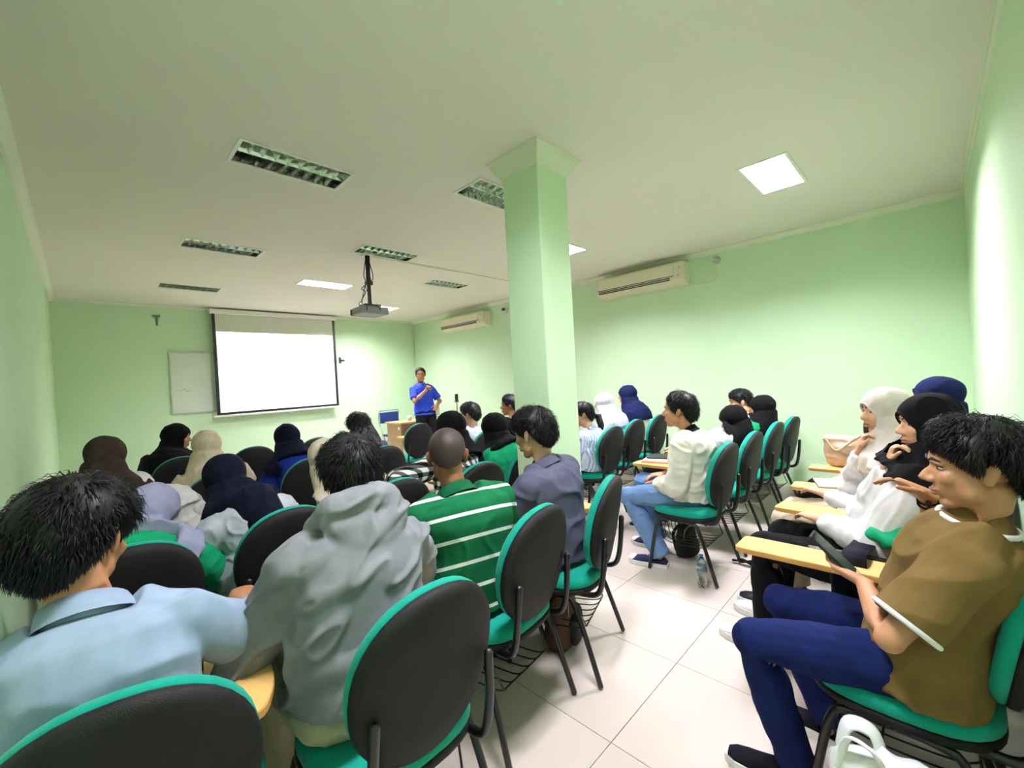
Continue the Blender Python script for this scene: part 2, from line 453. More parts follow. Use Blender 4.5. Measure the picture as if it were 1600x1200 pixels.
wb = empty('whiteboard', (2.1, YF, 1.18), 0, 'white board with thin grey frame half hidden behind the screen', 'whiteboard')
M_WB = mat('whiteboard_face', (214, 224, 208), rough=0.25, var=0.04, vscale=1.5)
boxo('board', (-1.11, 1.11, -0.02, 0, 0.0, 0.92), M_WB, wb)
for e in ((-1.13, 1.13, -0.026, 0, -0.02, 0.0), (-1.13, 1.13, -0.026, 0, 0.92, 0.94), (-1.13, -1.11, -0.026, 0, 0, 0.92), (1.11, 1.13, -0.026, 0, 0, 0.92)):
    boxo('frame_strip', e, mat('board_frame', (186, 196, 178), rough=0.4, metal=0.3), wb)
tubeo('marker_scribble', [(-1.04, -0.021, .36), (-1.0, -0.021, .34), (-0.96, -0.021, .38), (-0.93, -0.021, .33), (-0.9, -0.021, .345), (-0.87, -0.021, .33)], 0.003, M_GREYP, wb, 5, curve=4)

# projector
pr = empty('projector', (2.2, 4.12, H), 0, 'grey projector hanging from the ceiling on a black pole', 'projector')
boxo('ceiling_plate', (-0.05, 0.05, 0.04, 0.16, -0.02, 0.0), M_WHITE, pr, bevel=0.003)
tubeo('pole', [(0.0, 0.1, -0.01), (0.0, 0.1, -0.3)], 0.026, M_BLACK, pr, 14)
tubeo('lower_pole', [(0.0, 0.1, -0.28), (0.0, 0.1, -0.54)], 0.021, M_BLACK, pr, 14)
boxo('pole_clamp', (-0.032, 0.032, 0.066, 0.134, -0.33, -0.29), M_BLACK, pr, bevel=0.004)
boxo('bracket', (-0.09, 0.09, 0.03, 0.17, -0.565, -0.54), M_BLACK, pr, bevel=0.003)
bd = boxo('body', (-0.155, 0.155, -0.02, 0.21, -0.65, -0.57), M_GREYP, pr, bevel=0.015)
boxo('front_grille', (-0.15, 0.15, 0.205, 0.265, -0.645, -0.575), M_DARK, pr, bevel=0.012)
bm = bmesh.new(); tube(bm, [(0.07, 0.25, -0.61), (0.07, 0.285, -0.61)], [0.03, 0.028], 16, ends=False); from_bm('lens', bm, M_DARK, pr, True)
for k, pts in enumerate(([(0.02, 0.1, -0.08), (0.05, 0.1, -0.25), (-0.02, 0.14, -0.33), (0.0, 0.27, -0.46), (-0.03, 0.29, -0.5), (-0.02, 0.14, -0.56), (0.0, -0.02, -0.56), (0.03, -0.05, -0.6), (0.05, -0.03, -0.62)],
                         [(-0.02, 0.1, -0.05), (-0.04, 0.12, -0.22), (0.0, 0.16, -0.3), (-0.05, 0.17, -0.36), (-0.03, 0.12, -0.4), (-0.06, 0.15, -0.48), (-0.1, 0.06, -0.56), (-0.12, -0.05, -0.57), (-0.1, -0.03, -0.62)],
                         [(0.02, 0.13, -0.28), (0.0, 0.18, -0.3), (0.02, 0.19, -0.36), (0.0, 0.15, -0.38), (0.03, 0.13, -0.32)])):
    tubeo('cable', pts, 0.005, M_BLACK, pr, 6, curve=5)
cdt = boxo('ceiling_conduit', (2.28, XR-0.06, 4.235, 4.265, H-0.016, H), M_CORN, None, bevel=0.003)
tag(cdt, 'white cable conduit running across the ceiling from projector to wall', 'conduit')
cdt = boxo('corner_conduit', (XR-0.05, XR-0.025, YF-0.025, YF, 0.1, H-0.06), mat('conduit_grey', (206, 226, 192), rough=0.5), None, bevel=0.003)
tag(cdt, 'thin vertical conduit in the front right corner', 'conduit')
hk = empty('wall_bracket', (3.62, YF, 1.98), 0, 'small black bracket on the front wall right of the screen', 'bracket')
boxo('plate', (-0.018, 0.018, -0.02, 0, -0.06, 0.06), M_DARK, hk, bevel=0.004)
boxo('arm', (0.018, 0.085, -0.03, -0.005, -0.015, 0.012), M_DARK, hk, bevel=0.004)
hk = empty('wall_hook', (0.86, YF, 2.62), 0, 'small grey hook high on the front wall left of the screen', 'hook')
boxo('plate', (-0.012, 0.012, -0.015, 0, -0.1, 0.06), mat('hook_grey', (120, 140, 100), rough=0.6), hk, bevel=0.003)
boxo('arm', (-0.05, 0.04, -0.03, -0.01, 0.03, 0.06), MATS['hook_grey'], hk, bevel=0.003)

# ------------------------------------------------------------------ chairs with writing tablets
def oval(n, rx, rz, k=2.5):
    out = []
    for i in range(n):
        a = 2*PI*i/n; c, s = math.cos(a), math.sin(a)
        out.append((rx*math.copysign(abs(c)**(2/k), c), rz*math.copysign(abs(s)**(2/k), s)))
    return out
def pad(outline, layers, bend):
    """stack of scaled outlines: layers = (scale, offset); bend(x, z) -> extra offset; local x, z plane, offset along +y"""
    bm = bmesh.new(); rows = []
    for s, o in layers:
        rows.append([bm.verts.new((x*s, o+bend(x*s, z*s), z*s)) for x, z in outline])
    n = len(outline)
    for a, b in zip(rows, rows[1:]):
        for k in range(n): bm.faces.new((a[k], a[(k+1) % n], b[(k+1) % n], b[k]))
    for r in (rows[0], rows[-1]):
        c = V((0, 0, 0))
        for v in r: c += v.co
        c /= n
        cv = bm.verts.new(c)
        for k in range(n): bm.faces.new((r[k], r[(k+1) % n], cv))
    return bm
def make_chair():
    c = empty('tablet_chair')
    ol = oval(36, 0.212, 0.232, 2.15)
    bend = lambda x, z: 0.55*x*x
    MB = Matrix.Translation((0, -0.265, 0.69)) @ Matrix.Rotation(math.radians(11), 4, 'X')
    bm = pad(ol, [(0.6, -0.03), (0.9, -0.026), (0.985, -0.016), (1.0, 0.0), (0.985, 0.008), (0.5, 0.008)], bend); bm.transform(MB)
    from_bm('back_shell', bm, M_SHELL, c, True)
    bm = pad(ol, [(0.97, 0.006), (0.995, 0.016), (0.985, 0.032), (0.93, 0.046), (0.7, 0.052), (0.3, 0.05)], bend); bm.transform(MB)
    from_bm('back_cushion', bm, M_GREEN, c, True)
    so = oval(36, 0.232, 0.222, 3.0)
    MS = Matrix.Translation((0, 0.0, 0.40)) @ Matrix.Rotation(math.radians(90), 4, 'X')
    sb = lambda x, z: 0.0
    bm = pad(so, [(0.6, 0.0), (0.93, 0.0), (1.0, 0.012), (1.0, 0.03), (0.97, 0.034)], sb)
    for v in bm.verts: v.co = V((v.co.x, v.co.z, 0.385+v.co.y))
    from_bm('seat_pan', bm, M_SHELL, c, True)
    bm = pad(so, [(0.95, 0.0), (1.0, 0.012), (0.99, 0.034), (0.94, 0.05), (0.75, 0.057), (0.4, 0.058)], sb)
    for v in bm.verts: v.co = V((v.co.x, v.co.z, 0.415+v.co.y - 0.25*max(0, v.co.z-0.1)**1.0*0.3))
    from_bm('seat_cushion', bm, M_GREEN, c, True)
    for s in (-1, 1):
        tubeo('back_bracket', [(s*0.16, 0.05, 0.392), (s*0.17, -0.16, 0.39), (s*0.175, -0.235, 0.40), (s*0.178, -0.262, 0.45), (s*0.178, -0.278, 0.55), (s*0.172, -0.288, 0.66)], 0.0135, M_BLACK, c, 8, curve=4)
        tubeo('front_leg', [(s*0.2, 0.02, 0.378), (s*0.205, 0.10, 0.378), (s*0.212, 0.155, 0.33), (s*0.235, 0.215, 0.012)], 0.0125, M_BLACK, c, 8, curve=4)
        tubeo('rear_leg', [(s*0.2, 0.02, 0.378), (s*0.205, -0.09, 0.378), (s*0.212, -0.145, 0.33), (s*0.235, -0.25, 0.012)], 0.0125, M_BLACK, c, 8, curve=4)
    bm = bmesh.new(); box(bm, -0.2, 0.2, -0.015, 0.015, 0.366, 0.39); from_bm('cross_bar', bm, M_BLACK, c)
    # writing tablet on the right-hand side
    out = round_poly([(0.185, 0.505), (0.43, 0.505), (0.43, -0.02), (0.38, -0.12), (0.26, -0.12), (0.19, -0.02)], 0.04)
    bm = bmesh.new(); prism(bm, out, 0.658, 0.68); tb = from_bm('tablet', bm, M_WOOD, c, bevel=0.0)
    bm = bmesh.new(); prism(bm, [(x+(0.003 if x > 0.3 else -0.003), y+(0.003 if y > 0.2 else -0.003)) for x, y in out], 0.661, 0.677)
    from_bm('edge_band', bm, mat('edge_band', (206, 152, 84), rough=0.5), tb)
    tubeo('tablet_arm', [(0.19, 0.04, 0.375), (0.29, 0.0, 0.37), (0.335, 0.0, 0.42), (0.34, 0.0, 0.60), (0.335, 0.03, 0.655), (0.31, 0.28, 0.66)], 0.0115, M_BLACK, c, 8, curve=4)
    # wire book basket under the seat
    bm = bmesh.new()
    for k in range(6):
        x = -0.14 + 0.28*k/5
        tube(bm, smooth_path([(x, 0.16, 0.30), (x, 0.14, 0.21), (x, 0.05, 0.19), (x, -0.12, 0.20), (x, -0.17, 0.225)], 3), 0.0032, 5)
    for y, z in ((0.16, 0.30), (0.05, 0.187), (-0.17, 0.225)):
        tube(bm, [(-0.15, y, z), (0.15, y, z)], 0.004, 5)
    for s in (-1, 1):
        tube(bm, [(s*0.15, 0.16, 0.30), (s*0.18, 0.13, 0.38)], 0.004, 5); tube(bm, [(s*0.15, -0.17, 0.225), (s*0.18, -0.1, 0.38)], 0.004, 5)
    from_bm('book_basket', bm, M_BLACK, c, True)
    return c
def dup_tree(o, parent=None):
    n = o.copy(); COL.objects.link(n); n.parent = parent
    for ch in list(o.children): dup_tree(ch, n)
    return n
chair0 = make_chair()
CHAIRS = [  # x, y of the seat centre, turn in degrees, label
 (0.07, 1.30, -10, 'teal chair with black oval back under the light blue shirt, bottom left'),
 (0.60, 1.20, 0, 'teal chair with large black oval back behind the grey hoodie'),
 (1.225, 1.40, 7, 'teal chair with black oval back behind the green striped shirt'),
 (1.74, 1.42, 18, 'teal chair with black oval back behind the slate grey shirt'),
 (3.07, 1.28, 0, 'teal chair with black oval back under the white jacket'),
 (3.68, 1.28, 0, 'teal chair second from the white jacket, under a black hijab'),
 (4.36, 1.28, 0, 'teal chair third along from the white jacket, towards the right wall'),
 (4.86, 1.25, -2, 'teal chair last in its row against the right wall'),
 (1.78, 0.10, 0, 'teal chair under the brown shirt at the right edge'),
 (2.38, 0.12, -6, 'teal chair under the black hijab and white sweater, beside the brown shirt'),
 (2.92, 0.13, 0, 'teal chair under the off-white hijab against the back wall'),
 (3.52, 0.14, 0, 'teal chair farthest along the back wall under the navy hijab'),
 (0.10, 2.30, 0, 'teal chair under the lavender hijab by the left wall'),
 (0.62, 2.30, 0, 'teal chair with black back under the dark navy hijab'),
 (1.20, 2.36, 0, 'teal chair between the grey hoodie and green striped shirt, under a cream hijab'),
 (1.74, 2.30, 0, 'teal chair under the checked shirt, hidden behind the shaven head'),
 (2.30, 2.38, 0, 'teal chair under the green jacket just left of the pillar'),
 (3.62, 2.50, 0, 'teal chair just right of the pillar under the striped blouse'),
 (4.22, 2.58, 0, 'teal chair under the pale grey hijab by the right wall'),
 (4.78, 2.58, 0, 'teal chair under the navy hijab and cream top, against the right wall'),
 (-0.0+0.06, 3.55, 0, 'teal chair under the brown hijab by the left wall'),
 (0.62, 3.62, 0, 'teal chair under the beige hijab'),
 (1.20, 3.62, 0, 'teal chair with dark back under the royal blue shirt'),
 (1.80, 3.62, 0, 'teal chair under the long black hair'),
 (3.02, 3.62, 0, 'teal chair under the short-haired person in a pale shirt'),
 (3.66, 3.62, 0, 'teal chair farther off, left edge of the pillar'),
 (0.58, 4.85, 0, 'teal chair under the black robe near the whiteboard'),
 (1.14, 4.90, 0, 'empty chair with dark back between the beige hijab and royal blue shirt'),
 (1.76, 4.97, 0, 'empty chair with dark back right of the royal blue shirt'),
 (3.08, 5.05, 0, 'empty chair with dark oval back below the lecturer'),
]
for i, (x, y, a, lab) in enumerate(CHAIRS):
    o = chair0 if i == 0 else dup_tree(chair0)
    o.location = (x, y, 0); o.rotation_euler.z = math.radians(a)
    tag(o, lab, 'chair', 'tablet chairs in rows')
    if i in (0, 3, 7):      # these two have a narrower tablet that clears the pillar and the wall
        for ch in o.children:
            if ch.name.startswith('tablet') and not ch.name.startswith('tablet_arm'):
                ch.location.x = 0.05 - (0.06 if i == 0 else 0); ch.scale.x = 0.62
                ch.location.z = 0.0
# ------------------------------------------------------------------ people
def remesh(bm, voxel, smooth=4, sfac=0.5):
    me = bpy.data.meshes.new('tmp'); bm.to_mesh(me); bm.free()
    ob = bpy.data.objects.new('tmp', me); COL.objects.link(ob)
    r = ob.modifiers.new('r', 'REMESH'); r.mode = 'VOXEL'; r.voxel_size = voxel; r.adaptivity = 0
    if smooth:
        s = ob.modifiers.new('s', 'SMOOTH'); s.factor = sfac; s.iterations = smooth
    dg = bpy.context.evaluated_depsgraph_get()
    out = bpy.data.meshes.new_from_object(ob.evaluated_get(dg))
    bpy.data.objects.remove(ob); bpy.data.meshes.remove(me)
    return out
def wave(co, rng, freq, n=7, stretch=(1, 1, 1)):
    s = np.zeros(len(co)); c = co*np.array(stretch)
    for _ in range(n):
        d = rng.normal(size=3); d /= np.linalg.norm(d)
        s += np.sin(c@d*freq*2*PI*rng.uniform(0.6, 1.5) + rng.uniform(0, 6.28))
    return s/math.sqrt(n)
def crumple(me, amp, freq, seed=0, stretch=(1, 1, 1), rot=None, mask=None):
    """cloth folds: soft ridges pushed out along the normals"""
    rng = np.random.default_rng(seed); n = len(me.vertices)
    co = np.empty(n*3); me.vertices.foreach_get('co', co); co = co.reshape(-1, 3)
    no = np.empty(n*3); me.vertices.foreach_get('normal', no); no = no.reshape(-1, 3)
    q = co if rot is None else co@np.array(rot)
    w1 = wave(q, rng, freq, stretch=stretch); w2 = wave(q, rng, freq*0.45, stretch=stretch)
    ridge = 1-np.minimum(1, np.abs(w1)*1.3)
    d = amp*(ridge*1.0 + 0.6*w2 - 0.3)
    if mask is not None: d = d*mask(co)
    co = co + no*d[:, None]
    me.vertices.foreach_set('co', co.ravel()); me.update()
def ik(a, t, l1, l2, pole):
    a, t = V(a), V(t); d = t-a; L = d.length
    if L > (l1+l2)*0.998: t = a + d.normalized()*(l1+l2)*0.998; d = t-a; L = d.length
    x = (l1*l1-l2*l2+L*L)/(2*L); h = math.sqrt(max(0, l1*l1-x*x))
    dn = d.normalized(); p = V(pole); p = (p-dn*p.dot(dn)); p = p.normalized() if p.length > 1e-5 else frame_of(dn)[0]
    return a + dn*x + p*h, t
def hand_geo(bm, wrist, d, n, side, curl=0.5, sc=1.0, thumb=0.7, spread=1.0, curls=None):
    """palm, four fingers and a thumb; d finger direction, n palm normal, side = +1 when the thumb is towards d x n"""
    d = d.normalized(); n = (n-d*n.dot(d)).normalized(); s = d.cross(n).normalized()*side
    def R(k, w, t): return (wrist+d*k*sc, s*w*sc, n*t*sc)
    loft(bm, [R(-0.03, 0.024, 0.02), R(0.0, 0.027, 0.02), R(0.03, 0.036, 0.018), R(0.06, 0.04, 0.016), R(0.085, 0.039, 0.0135), R(0.094, 0.034, 0.010)], 12)
    for k, (off, ln, r) in enumerate(((0.029, 0.070, 0.0088), (0.010, 0.079, 0.009), (-0.010, 0.073, 0.0086), (-0.028, 0.057, 0.0078))):
        c = curls[k] if curls else curl*(0.85+0.12*k)
        p = wrist + d*0.082*sc + s*off*sc; dirv = (d + s*off*3.0*spread).normalized(); pts = [p]; a = 0.0
        for seg, f in enumerate((0.45, 0.31, 0.24)):
            a += c*(0.55, 0.75, 0.55)[seg]
            pts.append(pts[-1] + (dirv*math.cos(a) + n*math.sin(a))*ln*f*sc)
        tube(bm, pts, [r*sc*1.05, r*sc, r*sc*0.92, r*sc*0.78], 8)
    p = wrist + d*0.018*sc + s*0.026*sc
    td = (d*(1-0.45*thumb) + s*0.75*(1-0.3*curl) + n*0.45*thumb).normalized()
    p1 = p + td*0.038*sc; p2 = p1 + (td*0.8+d*0.35+n*0.15*curl).normalized()*0.03*sc; p3 = p2 + (td*0.55+d*0.6+n*0.2*curl).normalized()*0.024*sc
    tube(bm, [p, p1, p2, p3], [0.013*sc, 0.0115*sc, 0.010*sc, 0.0085*sc], 8)

SKIN_T = {'tan': (176, 122, 84), 'mid': (184, 132, 96), 'light': (206, 158, 124), 'dark': (142, 92, 62)}
def skin_mat(k): return mat('skin_'+k, SKIN_T[k], rough=0.5, var=0.06, vscale=25, bump=0.08, bscale=600, sss=0.12)
M_HAIR = mat('black_hair', (14, 12, 14), rough=0.5, var=0.3, vscale=60, spec=0.35)
M_EYEW = mat('eye_white', (196, 186, 176), rough=0.2)
M_EYED = mat('eye_dark', (22, 14, 12), rough=0.1)
M_LIP = mat('lip', (152, 88, 78), rough=0.45)
M_SOLE = mat('shoe_sole', (228, 226, 220), rough=0.6)

def head_geo(bm, HM, sc=1.0, ears=True):
    def B(c, r, rot=None):
        M = HM @ Matrix.Translation(V(c)*sc)
        if rot is not None: M = M @ Euler(rot).to_matrix().to_4x4()
        ball(bm, (0, 0, 0), [q*sc for q in r], M, 18, 12)
    B((0, -0.012, 0.035), (0.076, 0.095, 0.083))
    B((0, 0.026, -0.028), (0.063, 0.068, 0.088))
    B((0, 0.052, 0.045), (0.055, 0.04, 0.045))
    B((0, 0.062, -0.1), (0.026, 0.024, 0.02))
    for s in (-1, 1):
        B((s*0.046, 0.016, -0.062), (0.019, 0.036, 0.032))
        B((s*0.037, 0.066, -0.022), (0.024, 0.02, 0.024))
        B((s*0.030, 0.075, 0.021), (0.022, 0.014, 0.008))
        if ears:
            B((s*0.079, -0.010, -0.008), (0.009, 0.018, 0.032), (0.15, 0, s*0.35))
            B((s*0.085, -0.021, 0.004), (0.006, 0.014, 0.024), (0.1, 0, s*0.55))
        B((s*0.012, 0.099, -0.031), (0.010, 0.012, 0.009))
    B((0, 0.080, 0.030), (0.046, 0.016, 0.011))
    tube(bm, [HM @ V(p) for p in ((0, 0.086*sc, 0.022*sc), (0, 0.100*sc, -0.006*sc), (0, 0.112*sc, -0.026*sc))], [0.008*sc, 0.010*sc, 0.0125*sc], 10)
    B((0, 0.090, -0.060), (0.022, 0.012, 0.0065)); B((0, 0.0885, -0.073), (0.019, 0.012, 0.0075))

def face_parts(HM, root, sc=1.0, hairm=None):
    for s in (-1, 1):
        bm = bmesh.new(); ball(bm, V((s*0.031, 0.0735, 0.008))*sc, (0.0135*sc, 0.0105*sc, 0.0065*sc), HM, 12, 8)
        e = from_bm('eye', bm, M_EYEW, root, True)
        bm = bmesh.new(); ball(bm, V((s*0.0315, 0.0800, 0.0075))*sc, (0.0075*sc, 0.0052*sc, 0.006*sc), HM, 10, 6)
        from_bm('iris', bm, M_EYED, e, True)
        bm = bmesh.new(); tube(bm, [HM @ (V(p)*sc) for p in ((s*0.018, 0.0815, 0.0115), (s*0.030, 0.085, 0.0150), (s*0.043, 0.0765, 0.0118), (s*0.047, 0.072, 0.009))], [0.0012*sc, 0.002*sc, 0.0018*sc, 0.001*sc], 6)
        from_bm('eyelash', bm, M_EYED, e, True)
        bm = bmesh.new(); tube(bm, [HM @ (V(p)*sc) for p in ((s*0.013, 0.094, 0.030), (s*0.030, 0.092, 0.036), (s*0.05, 0.078, 0.029))], [0.004*sc, 0.0045*sc, 0.002*sc], 6)
        from_bm('eyebrow', bm, hairm or M_HAIR, root, True)
    bm = bmesh.new(); ball(bm, V((0, 0.0925, -0.0605))*sc, (0.022*sc, 0.011*sc, 0.0055*sc), HM, 12, 6); ball(bm, V((0, 0.0915, -0.0725))*sc, (0.018*sc, 0.011*sc, 0.0065*sc), HM, 12, 6)
    from_bm('lips', bm, M_LIP, root, True)

def hair_cap(HM, root, style, seed, sc=1.0, m=None, vol=0.016, strands=900, length=0.03, fringe=0.0, width=0.0022, messy=0.2, nape=0.0):
    """cap over the cranium plus combed strands, one mesh"""
    rng = random.Random(seed); c0 = V((0, -0.012, 0.035)); r0 = V((0.078, 0.097, 0.085))
    def lowz(d):     # hairline height for a horizontal direction
        ph = abs(math.atan2(d.x, d.y))/PI      # 0 front, 1 back
        pts = [(0, 0.072-fringe), (0.22, 0.06-fringe*0.8), (0.36, 0.022), (0.45, -0.006), (0.50, 0.028), (0.58, 0.022), (0.66, -0.03), (0.8, -0.07), (1, -0.082)]
        for (a, za), (b, zb) in zip(pts, pts[1:]):
            if a <= ph <= b: return za + (zb-za)*(ph-a)/(b-a)
        return -0.08
    verts, faces = [], []
    NU, NV = 44, 26
    def surf(ph, t):
        """point on the scalp (relative to c0), its normal and the share of full hair depth; t = 0 crown, 1 hairline"""
        hd = V((math.sin(ph), math.cos(ph), 0)); zl = lowz(hd) - c0.z
        if abs(math.atan2(hd.x, hd.y)) > PI*0.62: zl -= nape
        if zl > 0: th = PI/2 - (PI/2 - math.asin(min(0.98, zl/r0.z)))*t; low = 0.0
        elif t < 0.55: th = PI/2*(1-t/0.55); low = 0.0
        else: th = 0.0; low = (t-0.55)/0.45
        z = r0.z*math.sin(th) + zl*low
        k = math.cos(th)*(1 - 0.30*min(1.3, (low*-zl)/0.12)**2 if zl < 0 else 1)
        p = V((hd.x*r0.x*k, hd.y*r0.y*k, z))
        nrm = V((p.x/r0.x**2, p.y/r0.y**2, (p.z/r0.z**2) if z > 0 else 0)).normalized()
        return p, nrm, min(1, max(0, (z-zl)/0.05))
    for j in range(NV+1):
        for i in range(NU):
            ph = 2*PI*i/NU; p, nrm, k = surf(ph, j/NV)
            lump = 0.5+0.5*math.sin(ph*5+seed)*math.sin(j*0.5+seed*0.7)
            p = p + nrm*(0.002 + vol*k*(0.75+0.35*lump*(1 if strands else 0)))
            verts.append(HM @ ((c0+p)*sc))
    for j in range(NV):
        for i in range(NU):
            faces.append((j*NU+i, j*NU+(i+1) % NU, (j+1)*NU+(i+1) % NU, (j+1)*NU+i))
    crown = V((0.01, -0.05, 0.1))
    R3 = HM.to_3x3()
    for _ in range(strands):
        ph = rng.uniform(0, 2*PI); p, nrm, k = surf(ph, math.sqrt(rng.uniform(0.0, 1.0)))
        if k < 0.04: continue
        base = c0 + p + nrm*(vol*k*0.85)
        flow = base - crown; flow = flow - nrm*flow.dot(nrm); flow = flow.normalized() if flow.length > 1e-4 else V((0, 1, 0))
        jit = V((rng.gauss(0, 1), rng.gauss(0, 1), rng.gauss(0, 1)))*messy
        d1 = (flow*0.9 + nrm*(0.08+0.55*k*rng.random()) + jit).normalized(); d2 = (flow + nrm*(-0.15) + jit*0.9 + V((0, 0, -0.45))).normalized()
        L = length*rng.uniform(0.5, 1.2)*(0.35+0.65*k)
        pts = [base, base+d1*L*0.5, base+d1*L*0.5+d2*L*0.5]
        sd = d1.cross(nrm); sd = sd.normalized()*width*rng.uniform(0.7, 1.4) if sd.length > 1e-4 else V((width, 0, 0))
        i0 = len(verts)
        for q, wd in ((pts[0], 1), (pts[1], 0.9)):
            verts += [HM @ ((q-sd*wd)*sc), HM @ ((q+sd*wd)*sc), HM @ ((q+nrm*width*0.8)*sc)]
        verts.append(HM @ (pts[2]*sc))
        for a, b in ((0, 1), (1, 2), (2, 0)):
            faces.append((i0+a, i0+b, i0+3+b, i0+3+a)); faces.append((i0+3+a, i0+3+b, i0+6))
    me = bpy.data.meshes.new('hair'); me.from_pydata([tuple(v) for v in verts], [], faces); me.update()
    return from_me('hair', me, m or M_HAIR, root, True)

def shoe(root, heel, fd, m, sc=1.0, sole=None, laces=None, sandal=False):
    """heel: point on the floor under the heel; fd: pointing direction of the toes"""
    fd = V((fd[0], fd[1], 0)).normalized(); sd = V((fd.y, -fd.x, 0)); up = V((0, 0, 1))
    prof = [(-0.02, 0.026, 0.03), (0.0, 0.034, 0.052), (0.05, 0.036, 0.062), (0.09, 0.038, 0.058), (0.13, 0.043, 0.046), (0.18, 0.048, 0.036), (0.225, 0.043, 0.028), (0.25, 0.028, 0.02)]
    bm = bmesh.new(); rows = []
    for t, w, hh in prof:
        c = V(heel) + fd*t*sc
        row = []
        for k in range(12):
            a = PI*k/11
            row.append(bm.verts.new(c + sd*w*sc*math.cos(a) + up*(0.022 + hh*sc*max(0, math.sin(a))**0.75)))
        rows.append(row)
    for a, b in zip(rows, rows[1:]):
        for k in range(11): bm.faces.new((a[k], a[k+1], b[k+1], b[k]))
        bm.faces.new((a[11], a[0], b[0], b[11]))
    bm.faces.new(rows[0]); bm.faces.new(rows[-1][::-1])
    s = from_bm('shoe', bm, m, root, True)
    bm = bmesh.new()
    out = [(t-0.004, w+0.004) for t, w, h in prof[:-1]] + [(0.262, 0.02)]
    poly = [V(heel)+fd*t*sc+sd*w*sc for t, w in out] + [V(heel)+fd*t*sc-sd*w*sc for t, w in reversed(out)]
    lo = [bm.verts.new(V((p.x, p.y, 0.0))) for p in poly]; hi = [bm.verts.new(V((p.x, p.y, 0.03))) for p in poly]
    n = len(poly); bm.faces.new(lo); bm.faces.new(hi[::-1])
    for k in range(n): bm.faces.new((lo[k], lo[(k+1) % n], hi[(k+1) % n], hi[k]))
    from_bm('sole', bm, sole or M_SOLE, s)
    if laces:
        bm = bmesh.new()
        for k in range(5):
            t = 0.085+0.018*k; hh = 0.083-0.0055*k*1.15
            for sg in (-1, 1):
                tube(bm, smooth_path([V(heel)+fd*(t-0.004*sg)*sc+sd*0.027*sc+up*(hh-0.016), V(heel)+fd*t*sc+up*hh, V(heel)+fd*(t+0.004*sg)*sc-sd*0.027*sc+up*(hh-0.016)], 4), 0.0028, 5)
        from_bm('laces', bm, M_SOLE, s, True)
        bm = bmesh.new(); ball(bm, V(heel)+fd*0.222*sc+up*0.03, (0.042, 0.042, 0.027)); from_bm('toe_cap', bm, M_SOLE, s, True)
    return s

